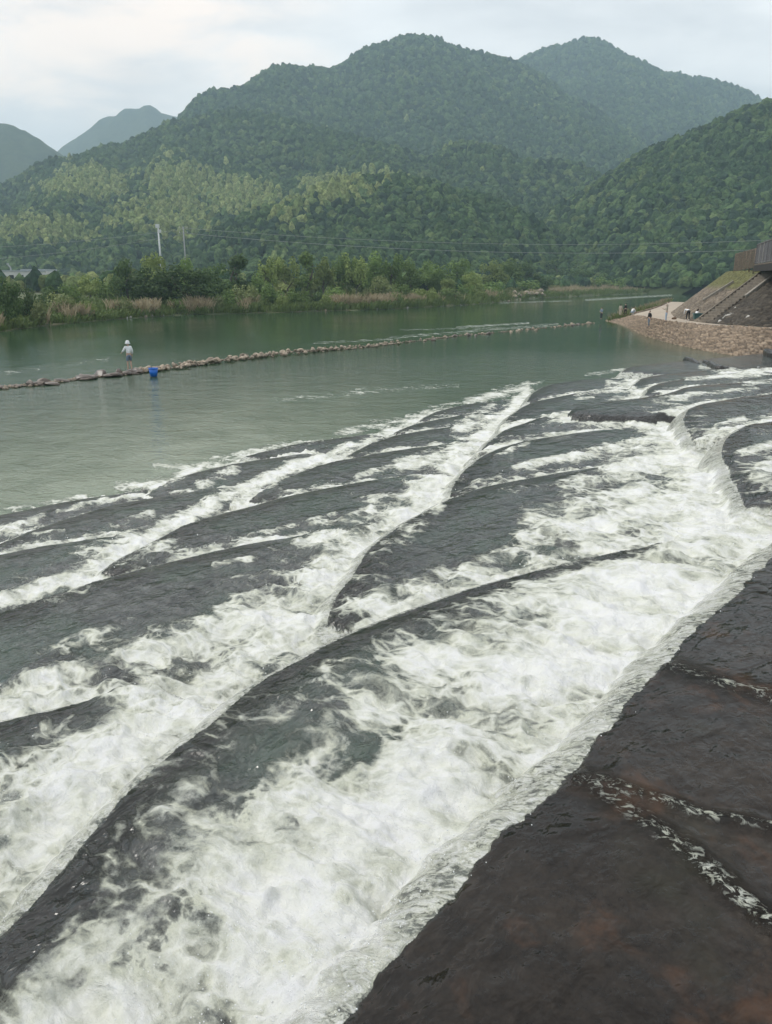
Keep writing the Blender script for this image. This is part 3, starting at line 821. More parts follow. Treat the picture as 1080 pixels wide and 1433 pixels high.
M_WOOD, t, p, o_ = new_mat('woodland')
g = t('ShaderNodeTexCoord').outputs['Object']
tin = t.attr('tint').outputs['Color']
f = t.rng(t.noise(g, 0.55, 5.0, 0.7), 0.30, 0.70, 0.5, 1.5)
t.l.new(t('ShaderNodeVectorMath', {0: tin, 3: f}, operation='SCALE').outputs[0], p.inputs['Base Color'])
p.inputs['Roughness'].default_value = 0.9; p.inputs['Specular IOR Level'].default_value = 0.15
t.l.new(t('ShaderNodeBump', {'Strength': 0.9, 'Distance': 1.6, 'Height': t.noise(g, 0.8, 4.0, 0.7)}).outputs[0], p.inputs['Normal'])

PRO_A = ico_protos(10, 2, 3, 0.36, -0.25)
TINTS = np.array([(0.034,0.066,0.028),(0.049,0.088,0.034),(0.076,0.122,0.044),(0.027,0.052,0.028),(0.115,0.158,0.058)])
BAMB = np.array([(0.205,0.245,0.088),(0.245,0.280,0.108),(0.165,0.212,0.074)])
NCAND = 560000
yy = 330 * np.exp(RNG.uniform(0, 1, NCAND) * math.log(2100 / 330.0)); xx = RNG.uniform(-0.60, 0.62, NCAND) * yy
zz, ww = total_z(xx, yy)
crown_r = 2.0 + yy * 0.0014
# thin by density: candidates fall as 1/y^2 already, crowns grow with distance
keep = (ww >= 0) & (zz > 3.0)
keep &= visible(xx, yy, zz + 7)
xx, yy, zz, ww, crown_r = xx[keep], yy[keep], zz[keep], ww[keep], crown_r[keep]
# poisson-like thinning on a hash grid
order = RNG.permutation(len(xx)); taken = {}
sel = []
for i in order:
    c = crown_r[i] * 1.05
    key = (int(math.floor(math.log(yy[i]) * 12)), int(xx[i] // c), int(yy[i] // c))
    if key in taken: continue
    taken[key] = 1; sel.append(i)
sel = np.array(sel)
xx, yy, zz, ww, crown_r = xx[sel], yy[sel], zz[sel], ww[sel], crown_r[sel]
px_, py_ = project(xx, yy, zz)
def blob(cx, cy, rx, ry): return np.exp(-(((px_ - cx) / rx) ** 2 + ((py_ - cy) / ry) ** 2))
bp = np.maximum.reduce([blob(120, 265, 70, 32), blob(60, 330, 80, 25), blob(255, 262, 60, 32), blob(230, 312, 90, 30), blob(350, 285, 70, 30), blob(480, 268, 70, 26), blob(400, 310, 40, 25), 0.7 * blob(545, 262, 40, 14), 0.45 * blob(640, 225, 50, 18)])
bp = bp * np.where(ww == 0, 1.0, np.where(ww == 4, 0.8, 0.4))
bp = sstep(0.20, 0.95, bp + 0.55 * fbm(xx / 60, yy / 60, 3, 7))
isb = RNG.uniform(0, 1, len(xx)) < bp * 0.95
patch = fbm(xx / 90, yy / 90, 3, 17)
ti = np.clip((1.7 + 2.2 * patch + RNG.normal(0, 1.0, len(xx))).round().astype(int), 0, 4)
tint = TINTS[ti] * RNG.uniform(0.8, 1.2, (len(xx), 1))
tint = np.where(isb[:, None], BAMB[RNG.integers(0, 3, len(xx))] * RNG.uniform(0.85, 1.15, (len(xx), 1)), tint)
big_ = np.clip(np.exp(RNG.normal(0, 0.28, len(xx))), 0.6, 1.35)
hg = crown_r * big_ * RNG.uniform(0.8, 1.35, len(xx)) * np.where(isb, 1.35, 1.0)
rd = crown_r * big_ * RNG.uniform(0.8, 1.1, len(xx)) * np.where(isb, 0.8, 1.0)
P3 = np.stack([xx, yy, zz + 0.4 * hg], 1)
for q in range(6):
    m = ww == q
    if m.sum(): canopy('woodland', P3[m], rd[m], hg[m], tint[m], PRO_A, M_WOOD)
print('crowns', len(xx))
# ------------------------------------------------------------------ trees and shrubs of the far bank
def leaf_mat(name, a, b, transl=0.25):
    m, t, p, o = new_mat(name)
    g = t('ShaderNodeNewGeometry'); oi = t('ShaderNodeObjectInfo')
    n = t.noise(g.outputs['Position'], 0.9, 4.0, 0.6)
    f = t.math('ADD', t.math('MULTIPLY', t.rng(n, 0.3, 0.7), 0.6), t.math('MULTIPLY', g.outputs['Random Per Island'], 0.4))
    c = t.mix(f, a, b)
    k = t.rng(oi.outputs['Random'], 0, 1, 0.80, 1.25, False)
    c = t('ShaderNodeVectorMath', {0: c, 3: k}, operation='SCALE').outputs[0]
    t.l.new(c, p.inputs['Base Color']); p.inputs['Roughness'].default_value = 0.65
    p.inputs['Specular IOR Level'].default_value = 0.25
    tr = t('ShaderNodeBsdfTranslucent', {'Color': c})
    mx = t('ShaderNodeMixShader', {0: transl, 1: p.outputs[0], 2: tr.outputs[0]})
    t.l.new(mx.outputs[0], o.inputs['Surface'])
    return m
M_LEAF = {'dark': leaf_mat('leaf_dark', (0.052, 0.094, 0.032), (0.118, 0.18, 0.056)),
          'mid': leaf_mat('leaf_mid', (0.11, 0.178, 0.046), (0.205, 0.29, 0.083)),
          'pale': leaf_mat('leaf_pale', (0.185, 0.245, 0.066), (0.31, 0.375, 0.125)),
          'olive': leaf_mat('leaf_olive', (0.145, 0.178, 0.064), (0.235, 0.268, 0.11)),
          'reed': leaf_mat('leaf_reed', (0.20, 0.165, 0.098), (0.44, 0.37, 0.25)),
          'grass': leaf_mat('leaf_grass', (0.085, 0.125, 0.038), (0.165, 0.215, 0.07))}
M_BARK = simple_mat('bark', (0.085, 0.070, 0.055), 0.9, 0.4, 5, 0.5)

def leaf_quads(C, N, size, rng, asp=1.5):
    """leaf-clump quads at C facing roughly N"""
    n = len(C)
    nn = N + rng.normal(0, 0.55, (n, 3)); nn /= np.linalg.norm(nn, axis=1)[:, None] + 1e-9
    r = rng.normal(0, 1, (n, 3)); a = np.cross(nn, r); a /= np.linalg.norm(a, axis=1)[:, None] + 1e-9
    b = np.cross(nn, a)
    sz = size * rng.uniform(0.6, 1.35, n)[:, None]
    k = np.stack([C - a * sz * 0.5, C + b * sz * 0.5 * asp * 0.6 - a * sz * 0.05, C + a * sz * 0.5 + nn * sz * 0.15, C - b * sz * 0.5 * asp * 0.6 + a * sz * 0.05], 1)
    return k.reshape(-1, 3), np.arange(4 * n).reshape(-1, 4)

def crown_mesh(name, lobes, leaves, size, seed):
    """lobes: (x,y,z,rx,rz); leaves spread through lumps with gaps between"""
    rng = np.random.default_rng(seed); Cs, Ns = [], []
    wts = np.array([l[3] ** 2 * l[4] for l in lobes]) ** 0.7; wts /= wts.sum()
    for l, wgt in zip(lobes, wts):
        n = int(leaves * wgt)
        d = rng.normal(0, 1, (n, 3)); d /= np.linalg.norm(d, axis=1)[:, None]
        lump = 1 + 0.30 * fbm(d[:, 0] * 2.2 + seed, d[:, 1] * 2.2 + d[:, 2] * 2.0, 3, seed)
        r = (0.55 + 0.45 * rng.uniform(0, 1, n) ** 0.5) * lump
        keep = (vnoise(d[:, 0] * 3.1 + seed * 2, d[:, 1] * 3.1 + d[:, 2] * 2.7, seed + 3) > -0.45)
        p = d * r[:, None] * np.array([l[3], l[3], l[4]]) + np.array(l[:3])
        Cs.append(p[keep]); Ns.append((d * np.array([1, 1, 1.0]) + np.array([0, 0, 0.35]))[keep])
    V_, F_ = leaf_quads(np.concatenate(Cs), np.concatenate(Ns), size, rng)
    return np_mesh(name, V_, F_, smooth=False)

def trunk_mesh(name, h, r, lobes, seed):
    rnd = random.Random(seed); bm = bmesh.new()
    top = Vector((rnd.uniform(-.3, .3), rnd.uniform(-.3, .3), h))
    pts = [Vector((0, 0, -0.6)), Vector((rnd.uniform(-.1, .1), 0, h * 0.3)), Vector((rnd.uniform(-.2, .2), rnd.uniform(-.2, .2), h * 0.65)), top]
    add_tube(bm, pts, [r * 1.35, r, r * 0.75, r * 0.35], 7)
    for l in lobes[:7]:
        s0 = pts[1].lerp(pts[3], rnd.uniform(0.1, 0.8)); e0 = Vector(l[:3])
        add_tube(bm, [s0, s0.lerp(e0, 0.5) + Vector((0, 0, -0.15)), e0], [r * 0.45, r * 0.3, r * 0.1], 5)
    me = bpy.data.meshes.new(name); bm.to_mesh(me); bm.free()
    me.polygons.foreach_set('use_smooth', np.full(len(me.polygons), True))
    me.materials.append(M_BARK)
    return me

def lobes_for(kind, seed):
    r = random.Random(seed); L = []
    if kind == 'round':          # unit tree: height 1, half width about .5
        for k in range(11):
            a = r.uniform(0, 6.28); q = r.uniform(0.08, 0.34)
            L.append((q * math.cos(a), q * math.sin(a), r.uniform(0.30, 0.80), r.uniform(0.13, 0.23), r.uniform(0.11, 0.19)))
        L.append((0, 0, 0.85, 0.16, 0.15))
    elif kind == 'tall':
        for k in range(11):
            a = r.uniform(0, 6.28); z = r.uniform(0.28, 0.88); q = r.uniform(0.03, 0.2) * (1.15 - z * 0.7)
            L.append((q * math.cos(a), q * math.sin(a), z, r.uniform(0.09, 0.16), r.uniform(0.10, 0.17)))
        L.append((0, 0, 0.92, 0.08, 0.10))
    elif kind == 'plume':        # clump of feathery arching stems
        for k in range(14):
            a = r.uniform(0, 6.28); q = r.uniform(0.02, 0.34); z = r.uniform(0.45, 0.86)
            L.append((q * math.cos(a), q * math.sin(a), z, r.uniform(0.06, 0.11), r.uniform(0.16, 0.26)))
    else:                        # bush
        for k in range(9):
            a = r.uniform(0, 6.28); q = r.uniform(0.05, 0.42)
            L.append((q * math.cos(a), q * math.sin(a), r.uniform(0.22, 0.62), r.uniform(0.18, 0.30), r.uniform(0.18, 0.30)))
    return L
PROTO = {}
for kind, n, leaves, size in (('round', 4, 2600, 0.050), ('tall', 3, 1700, 0.045), ('plume', 3, 1900, 0.050), ('bush', 4, 1200, 0.075)):
    for q in range(n):
        L = lobes_for(kind, 40 + q * 7)
        PROTO[kind, q] = (crown_mesh('crown', L, leaves, size, 100 + q * 3 + len(kind)), trunk_mesh('trunk', 0.72 if kind != 'bush' else 0.4, 0.022, L, q + 5))
CR = {}
def tree(px, pyt, pyb, wpx, kind, leaf, name, label, cat, group, back=None):
    """a tree whose crown tops out at (px, pyt) in the photo and whose foot stands on the bank"""
    tz = (px - 540) / F / (CP + 0.0)
    sh = float(shore_y(np.array([(px - 540) / F]))[0])
    Y = sh + (back if back is not None else 6)
    X = at_y(px, 400, Y)[0]
    gz = float(bank_z(np.array([float(Y - shore_y(np.array([X / Y]))[0])]), np.array([X]), np.array([Y]))[0])
    H = max(1.2, at_y(px, pyt, Y)[2] - gz)
    W_ = wpx / F * Y * 1.05
    q = random.randrange(sum(1 for k in PROTO if k[0] == kind))
    cm, tm = PROTO[kind, q]
    key = (kind, q, leaf)
    if key not in CR:
        c = cm.copy(); c.materials.clear(); c.materials.append(M_LEAF[leaf]); CR[key] = c
    o = empty(name, (X, Y, gz - 0.1), random.uniform(0, 6.28))
    tag(o, label, cat, group)
    base_w = {'round': 0.98, 'tall': 0.56, 'plume': 0.82, 'bush': 1.25}[kind]
    o.scale = (W_ / base_w, W_ / base_w, H)
    link('trunk', tm, o); link('crown', CR[key], o)
    return o

G_T = 'trees and bushes along the far bank'
TREES = [
 # px, top, bottom, width, kind, leaf, back, label
 (4,385,440,44,'round','dark',5,'dark round tree at the left edge of the far bank'),
 (30,391,432,34,'bush','dark',9,'dark green bush right of the tree at the left edge of the far bank'),
 (62,389,425,40,'bush','dark',20,'dark bush below the white roofed house'),
 (100,387,420,40,'bush','mid',26,'mid green bush in the meadow right of the house'),
 (122,383,415,40,'round','pale',40,'pale round tree in the meadow, between the house and the dark grove'),
 (146,388,418,34,'bush','mid',34,'mid green bush at the foot of the dark grove, meadow side'),
 (86,402,430,50,'bush','olive',10,'olive bush spreading above the tan reeds, left of the grove'),
 (178,359,425,52,'round','dark',22,'dark tree forming the left end of the grove'),
 (220,351,420,44,'round','pale',30,'bright yellow green tree top below the white lamp pole'),
 (205,372,430,58,'round','dark',14,'broad dark tree below the bright yellow green tree'),
 (246,368,432,70,'round','dark',9,'broad dark tree at the front middle of the grove'),
 (285,373,434,60,'round','dark',8,'dark tree with a low crown at the front right of the grove'),
 (262,358,420,44,'round','mid',26,'mid green tree beneath the grey power pole'),
 (310,366,432,54,'round','dark',14,'dark tree at the right end of the grove'),
 (335,355,425,36,'tall','dark',26,'tall dark tree standing right of the grove'),
 (345,385,430,46,'bush','olive',8,'olive bush at the right foot of the grove'),
 (322,398,434,38,'bush','mid',5,'small mid green bush before the right end of the grove'),
 (382,388,426,36,'bush','mid',7,'round mid green bush right of the olive bush'),
 (415,397,428,34,'bush','mid',6,'small round bush above the bare bank stones'),
 (362,372,415,34,'bush','mid',24,'mid green bush below the left of the bamboo stand'),
 (438,403,430,36,'bush','dark',7,'small dark bush below the bamboo stand'),
 (375,361,405,40,'plume','pale',34,'feathery pale bamboo clump at the left of the bamboo stand'),
 (402,360,405,40,'plume','pale',36,'feathery pale bamboo clump, second from the left of the bamboo stand'),
 (428,351,405,34,'tall','mid',38,'tall narrow tree rising out of the bamboo stand'),
 (452,358,405,38,'plume','pale',36,'feathery bamboo clump right of the tall narrow tree'),
 (478,355,405,42,'round','mid',40,'round topped tree in the middle of the bamboo stand'),
 (500,352,405,42,'plume','pale',38,'tallest pale bamboo clump of the stand'),
 (525,350,405,46,'round','mid',42,'broad mid green tree behind the pink reeds'),
 (548,357,406,36,'plume','mid',36,'feathery green clump right of the broad mid green tree'),
 (572,360,408,44,'round','mid',36,'rounded tree above the tan reed bed'),
 (540,378,415,40,'bush','olive',20,'olive bush behind the pink reeds'),
 (468,392,418,36,'bush','mid',16,'low green bush left of the pink reeds'),
 (562,390,420,34,'bush','mid',10,'low green bush right of the pink reeds'),
 (598,363,412,44,'round','mid',40,'rounded tree left of the brown hill scar'),
 (590,395,422,40,'bush','pale',8,'pale bush at the water right of the reeds'),
 (622,370,412,40,'round','mid',30,'rounded mid green tree below the brown hill scar'),
 (648,360,410,44,'round','mid',50,'broad tree right of the brown hill scar'),
 (660,378,414,28,'round','pale',14,'small pale round tree at the waterside'),
 (618,398,424,44,'bush','mid',8,'wide low bush at the waterside'),
 (690,362,408,40,'round','pale',50,'pale green tree in the row behind the waterside'),
 (714,360,408,44,'round','mid',56,'mid green tree in the row behind the waterside, right of the pale one'),
 (738,364,406,44,'round','dark',50,'dark tree at the right end of the waterside row'),
 (690,388,414,40,'bush','mid',14,'low bush beside the pile of bank stones'),
 (735,385,408,44,'bush','mid',26,'broad bush at the right end of the waterside row'),
 (762,380,405,40,'bush','dark',40,'dark bush left of the pale reed bank'),
 (850,383,406,46,'bush','mid',24,'round green bush standing out before the dark wood'),
 (800,374,404,56,'round','dark',70,'dark tree at the edge of the wood, behind the pale reeds'),
 (885,378,404,56,'round','dark',60,'dark tree at the edge of the wood, right of the round green bush'),
 (825,366,404,60,'round','dark',110,'tall dark tree of the wood behind the pale reeds'),
 (925,370,404,60,'round','dark',80,'dark tree of the wood left of the embankment'),
 (870,362,404,60,'round','dark',140,'tall dark tree of the wood behind the round green bush'),
 (905,355,400,40,'plume','pale',130,'pale bamboo clump of the wood, left of the embankment top'),
 (942,352,400,44,'plume','pale',120,'pale bamboo clump of the wood, nearest to the embankment top'),
 (975,352,400,48,'plume','pale',120,'pale bamboo clump behind the brown fence'),
 (1010,352,400,48,'plume','mid',120,'green bamboo clump behind the bridge end'),
 (960,378,404,56,'round','dark',70,'dark tree of the wood just behind the embankment slope'),
 (775,360,404,50,'round','dark',130,'dark tree at the left edge of the wood'),
 (1060,340,400,60,'round','dark',150,'dark tree behind the bridge railing'),
 (606,398,424,24,'bush','pale',4,'small pale bush at the water, left of the wide low bush'),
 (640,402,422,26,'bush','olive',4,'olive bush at the water below the broad tree'),
 (672,398,420,26,'bush','pale',5,'pale bush at the water right of the small pale round tree'),
 (700,399,418,24,'bush','mid',5,'mid green bush at the water left of the boulder heap'),
 (716,396,415,24,'bush','olive',10,'olive bush directly above the boulder heap'),
 (652,392,416,26,'bush','mid',16,'mid green bush between the broad tree and the water'),
 (628,388,414,28,'round','pale',18,'pale young tree left of the small pale round tree'),
 (780,396,410,26,'bush','olive',18,'olive bush among the pale reeds, left of the round green bush'),
 (812,397,409,26,'bush','mid',20,'mid green bush among the pale reeds, just left of the round green bush'),
 (900,394,407,30,'bush','dark',24,'dark bush at the water right of the round green bush'),
 (926,392,406,34,'bush','mid',26,'mid green bush at the water left of the embankment foot'),
 (556,402,430,26,'bush','mid',3,'small green bush at the water below the pink reeds'),
 (505,396,428,26,'bush','olive',6,'olive bush in the middle of the pink reeds'),
 (455,405,432,24,'bush','pale',4,'pale bush at the water left of the pink reeds'),
 (395,405,434,22,'bush','pale',4,'pale little bush above the pale waterline stones'),
 (300,408,440,24,'bush','olive',4,'olive bush among the tan reeds below the grove'),
 (250,412,442,22,'bush','mid',3,'small mid green bush among the tan reeds below the grey power pole'),
 (170,408,440,28,'bush','olive',6,'olive bush among the tan reeds below the left end of the grove'),
 (120,410,442,26,'bush','pale',6,'pale bush among the tan reeds below the meadow'),
 (48,408,446,30,'bush','olive',4,'olive bush at the water below the house'),
]
for (px, t0_, b0_, wd, kind, leaf, back, lab) in TREES:
    nm = 'bush' if kind == 'bush' else ('bamboo_clump' if kind == 'plume' else 'tree')
    tree(px, t0_, b0_, wd, kind, leaf, nm, lab, nm.replace('_', ' ').replace('bamboo clump', 'bamboo'), G_T, back)

# trees at the foot of the hills, too many to count: the wood behind the meadow
def bank_ground(X, Y):
    return bank_z(Y - shore_y(X / Y), X, Y)
n = 5200
ta = RNG.uniform(-0.58, 0.50, n); bk = RNG.uniform(45, 330, n) ; yy = shore_y(ta) + bk
ok = yy < 560
ta, yy = ta[ok], yy[ok]; xx = ta * yy
zz, ww = total_z(xx, yy)
pxx = 540 + F * ta
meadow = (pxx < 165) & (yy < 210)
keep = (ww < 0) & ~meadow
keep &= (RNG.uniform(0, 1, len(xx)) < np.where(pxx < 150, 0.5, 0.9))
xx, yy, pxx = xx[keep], yy[keep], pxx[keep]
gz = bank_ground(xx, yy)
r_ = RNG.uniform(1.5, 2.8, len(xx)); h_ = r_ * RNG.uniform(0.9, 1.5, len(xx))
tt_ = np.where((RNG.uniform(0, 1, len(xx)) < np.where(pxx < 700, 0.42, 0.12))[:, None], BAMB[RNG.integers(0, 3, len(xx))] * 0.85, TINTS[RNG.integers(0, 5, len(xx))] * 1.25) * RNG.uniform(0.8, 1.2, (len(xx), 1))
canopy('woodland', np.stack([xx, yy, gz + h_ * 0.6], 1), r_, h_, tt_, PRO_A, M_WOOD)

# reeds and bank grass: nobody could count the blades
def blades(name, P, hgt, wid, lean, mat, seed, per=9, spread=0.5):
    rng = np.random.default_rng(seed); n = len(P) * per
    B = np.repeat(P, per, 0).astype(float); hh = np.repeat(hgt, per) * rng.uniform(0.6, 1.15, n)
    a = rng.uniform(0, 2 * np.pi, n); rr = spread * np.sqrt(rng.uniform(0, 1, n)) * np.repeat(np.maximum(hgt, 0.5), per) * 0.7
    B[:, 0] += rr * np.cos(a); B[:, 1] += rr * np.sin(a)
    a2 = rng.uniform(0, np.pi, n); sx, sy = np.cos(a2) * wid, np.sin(a2) * wid
    ln = lean * hh; la = a + rng.normal(0, 0.6, n)
    mid = B + np.stack([0.25 * ln * np.cos(la), 0.25 * ln * np.sin(la), 0.55 * hh], 1)
    tip = B + np.stack([ln * np.cos(la), ln * np.sin(la), hh], 1)
    S = np.stack([sx, sy, 0 * sx], 1)
    Vv = np.stack([B - S * 0.6, B + S * 0.6, mid + S, mid - S, tip + S * 0.5, tip - S * 0.5], 1).reshape(-1, 3)
    i = np.arange(n)[:, None] * 6
    Ff = np.concatenate([i + np.array([[0, 1, 2, 3]]), i + np.array([[3, 2, 4, 5]])])
    me = np_mesh(name, Vv, Ff, smooth=False)
    return tag(link(name, me, None, mat), kind='stuff')

def bank_points(n, px0, px1, b0, b1, seed, dens=None):
    rng = np.random.default_rng(seed)
    p_ = rng.uniform(px0, px1, n); ta = (p_ - 540) / F
    Y = shore_y(ta) + rng.uniform(b0, b1, n); X = ta * Y
    if dens is not None:
        k = fbm(X * dens, Y * dens * 0.7, 2, seed) + 0.5 * fbm(X * 0.6, Y * 0.4, 2, seed + 1) > 0.06
        X, Y = X[k], Y[k]
    return np.stack([X, Y, bank_ground(X, Y)], 1)
P_ = np.concatenate([bank_points(1250, -30, 350, 1.0, 6, 1, 0.16), bank_points(90, 330, 400, 3, 8, 2, 0.16), bank_points(750, 462, 590, 3.0, 12, 3, 0.12), bank_points(220, 590, 780, 4, 14, 4, 0.1), bank_points(420, 760, 905, 8, 30, 5, 0.05)])
far_ = np.clip(P_[:, 1] / 110, 0.8, 2.2)
tag(blades('reed_bed', P_, (1.75 + 0.9 * fbm(P_[:, 0] * 0.35, P_[:, 1] * 0.3, 2, 6)) * RNG.uniform(0.6, 1.15, len(P_)) * far_ ** 0.2, 0.075, 0.35, M_LEAF['reed'], 5, 16, 0.55))
P_ = np.concatenate([bank_points(900, -40, 600, 0.0, 4, 11), bank_points(1500, 590, 930, -0.5, 22, 12), bank_points(1500, -40, 420, 6, 34, 13)])
blades('bank_grass', P_, RNG.uniform(0.4, 1.1, len(P_)) * np.clip(P_[:, 1] / 110, 0.8, 1.5), 0.10, 0.5, M_LEAF['grass'], 6, 10, 1.1)

# ------------------------------------------------------------------ rocks
def rock_mesh(name, seed, flat=0.6, sub_=3):
    b = bmesh.new(); bmesh.ops.create_icosphere(b, subdivisions=sub_, radius=0.5)
    c = np.array([v.co[:] for v in b.verts]) * 2
    rng = np.random.default_rng(seed)
    for k in range(9):                        # chop flat facets
        nn = rng.normal(0, 1, 3); nn /= np.linalg.norm(nn); lim_ = rng.uniform(0.5, 0.85)
        d = c @ nn; c = c - np.outer(np.maximum(d - lim_, 0) * 0.9, nn)
    c = c * (1 + 0.08 * fbm(c[:, 0] * 2 + seed, c[:, 1] * 2 + c[:, 2] * 2, 3, seed))[:, None]
    c = c * 0.5 * np.array([1, rng.uniform(0.65, 0.9), flat])
    for v, q in zip(b.verts, c): v.co = q
    me = bpy.data.meshes.new(name); b.to_mesh(me); b.free()
    me.polygons.foreach_set('use_smooth', np.full(len(me.polygons), True))
    return me
def rock_mat(name, a, b, r=0.8):
    m, t, p, o = new_mat(name)
    g = t('ShaderNodeTexCoord').outputs['Object']; oi = t('ShaderNodeObjectInfo').outputs['Random']
    gv = t('ShaderNodeVectorMath', {0: g, 1: t('ShaderNodeCombineXYZ', {0: t.math('MULTIPLY', oi, 50.0)}).outputs[0]}, operation='ADD').outputs[0]
    n = t.noise(gv, 3.0, 6.0, 0.65)
    c = t.mix(t.rng(n, 0.3, 0.7), a, b)
    c = t('ShaderNodeVectorMath', {0: c, 3: t.rng(oi, 0, 1, 0.65, 1.25, False)}, operation='SCALE').outputs[0]
    t.l.new(c, p.inputs['Base Color']); p.inputs['Roughness'].default_value = r
    t.l.new(t('ShaderNodeBump', {'Strength': 0.5, 'Distance': 0.05, 'Height': t.noise(gv, 8.0, 5.0, 0.6)}).outputs[0], p.inputs['Normal'])
    return m
M_TAN = rock_mat('tan_rock', (0.27, 0.21, 0.155), (0.46, 0.385, 0.30))
M_SLATE = rock_mat('wet_slate', (0.075, 0.055, 0.045), (0.16, 0.125, 0.10), 0.35)
M_WHITE = rock_mat('pale_rock', (0.42, 0.41, 0.38), (0.62, 0.60, 0.56))
ROCK_T = [rock_mesh('rock', 60 + q, 0.7) for q in range(7)]
ROCK_F = [rock_mesh('rock', 80 + q, 0.30) for q in range(4)]
for me in ROCK_T: me.materials.append(M_TAN)
for me in ROCK_F: me.materials.append(M_SLATE)
ROCK_W = [m.copy() for m in ROCK_T[:3]]
for me in ROCK_W: me.materials.clear(); me.materials.append(M_WHITE)
ROCK_D = [m.copy() for m in ROCK_T[:4]]
for me in ROCK_D: me.materials.clear(); me.materials.append(M_SLATE)
LINE = [(-40,548),(60,538.5),(130,529),(180,523.5),(230,518.5),(300,508.5),(380,499),(450,492),(520,486),(560,480.5),(640,470.5),(720,463.5),(780,457.5),(832,452.5)]
LW = np.array([on_z(a, b, 0.0) for a, b in LINE]); LPX = np.array([a for a, b in LINE], float)
def line_at(px): return np.array([np.interp(px, LPX, LW[:, 0]), np.interp(px, LPX, LW[:, 1])])
rnd = random.Random(3)
def put_rock(me, x, y, z, s, label, group, name='rock'):
    o = link(name, me); o.location = (x, y, z); o.scale = (s * rnd.uniform(.85, 1.2), s * rnd.uniform(.8, 1.1), s * rnd.uniform(.8, 1.1))
    o.rotation_euler = (rnd.uniform(-.25, .25), rnd.uniform(-.25, .25), rnd.uniform(0, 6.28))
    return tag(o, label, 'rock', group)
G_R = 'rocks of the low rock line across the river'
for k in range(150):                       # the tan pile, densest in the middle of the line
    px = 196 + (565 - 196) * ((k + rnd.random()) / 150) ** 1.15
    c = line_at(px); s = rnd.uniform(0.26, 0.52) * (1.1 if px < 400 else 0.9)
    hgt = 0.17 if 230 < px < 480 else 0.10
    lay = rnd.random()
    off = rnd.uniform(-0.9, 0.9) * (1 - 0.5 * lay)
    tpx = line_at(px + 4) - c; tpx /= np.linalg.norm(tpx); nr = np.array([-tpx[1], tpx[0]])
    put_rock(rnd.choice(ROCK_T), c[0] + nr[0] * off, c[1] + nr[1] * off + 0.4, 0.10 + hgt * lay, s, 'tan rounded rock heaped in the low rock line across the river', G_R)
for k in range(34):                        # flat dark slabs awash at the left end
    px = rnd.uniform(-40, 195); c = line_at(px)
    put_rock(rnd.choice(ROCK_F + ROCK_D[:1]), c[0] + rnd.uniform(-.5, .5), c[1] + rnd.uniform(-.4, .9), rnd.uniform(0.03, 0.10), rnd.uniform(0.6, 1.4), 'flat wet brown rock awash at the left end of the low rock line', 'flat rocks at the left end of the low rock line')
for k in range(44):                        # scattered far end
    px = rnd.uniform(555, 835); c = line_at(px)
    put_rock(rnd.choice(ROCK_D + ROCK_T), c[0] + rnd.uniform(-1, 1), c[1] + rnd.uniform(-1.0, 1.4), 0.02, rnd.uniform(0.25, 0.75), 'half sunk rock in the thin far end of the low rock line', 'scattered rocks at the far end of the low rock line')
stand = line_at(182)
o = put_rock(ROCK_F[1], stand[0] + .05, stand[1] - 0.1, 0.05, 1.5, 'broad dark flat rock that the person in white stands on', None)
o.rotation_euler = (0, 0, 0.4)
for k in range(48):                        # pale stones along the far waterline
    px = rnd.choice([rnd.uniform(385, 600), rnd.uniform(590, 745), rnd.uniform(600, 745), rnd.uniform(180, 290)])
    Y = float(shore_y(np.array([(px - 540) / F]))[0]); X = (px - 540) / F * Y
    put_rock(rnd.choice(ROCK_W + ROCK_T[:3]), X + rnd.uniform(-1, 1), Y + rnd.uniform(-0.6, 1.8), 0.15, rnd.uniform(0.25, 0.7) * (1.4 if px > 600 else 1), 'pale stone at the waterline of the far bank', 'pale stones along the far waterline')
for k in range(18):                        # heap of boulders where the far bank turns
    px = rnd.uniform(712, 752); Y = float(shore_y(np.array([(px - 540) / F]))[0]) + rnd.uniform(0, 9); X = (px - 540) / F * Y
    put_rock(rnd.choice(ROCK_T), X, Y, float(bank_ground(np.array([X]), np.array([Y]))[0]) + 0.5 + rnd.uniform(0, 1.0), rnd.uniform(1.2, 2.4), 'tan boulder in the heap where the far bank turns', 'boulders heaped where the far bank turns')
# the small rubble between the bigger rocks
bmv, bmf, off = [], [], 0
rv = [(np.array([v.co[:] for v in m.vertices]), np.array([list(p_.vertices) for p_ in m.polygons])) for m in (rock_mesh('rubble', 300 + q, 0.6, 2) for q in range(4))]
for k in range(900):
    px = (-40 + 240 * rnd.random()) if k % 4 == 0 else 150 + 690 * rnd.random(); c = line_at(px); v_, f_ = rv[k % 4]; s = rnd.uniform(0.12, 0.34) * (1.0 if px < 560 else 0.8)
    a_ = rnd.uniform(0, 6.28); R_ = np.array([[math.cos(a_), -math.sin(a_), 0], [math.sin(a_), math.cos(a_), 0], [0, 0, 1]])
    g_ = rnd.gauss(0, 0.5)
    bmv.append(v_ @ R_.T * s + np.array([c[0] + g_ * 0.3, c[1] + g_ * 1.2 + 0.3, 0.02 + (0.16 * rnd.random() if 200 < px < 480 else 0.02)])); bmf.append(f_ + off); off += len(v_)
tag(link('rubble', np_mesh('rubble', np.concatenate(bmv), np.concatenate(bmf)), None, M_TAN), kind='stuff')
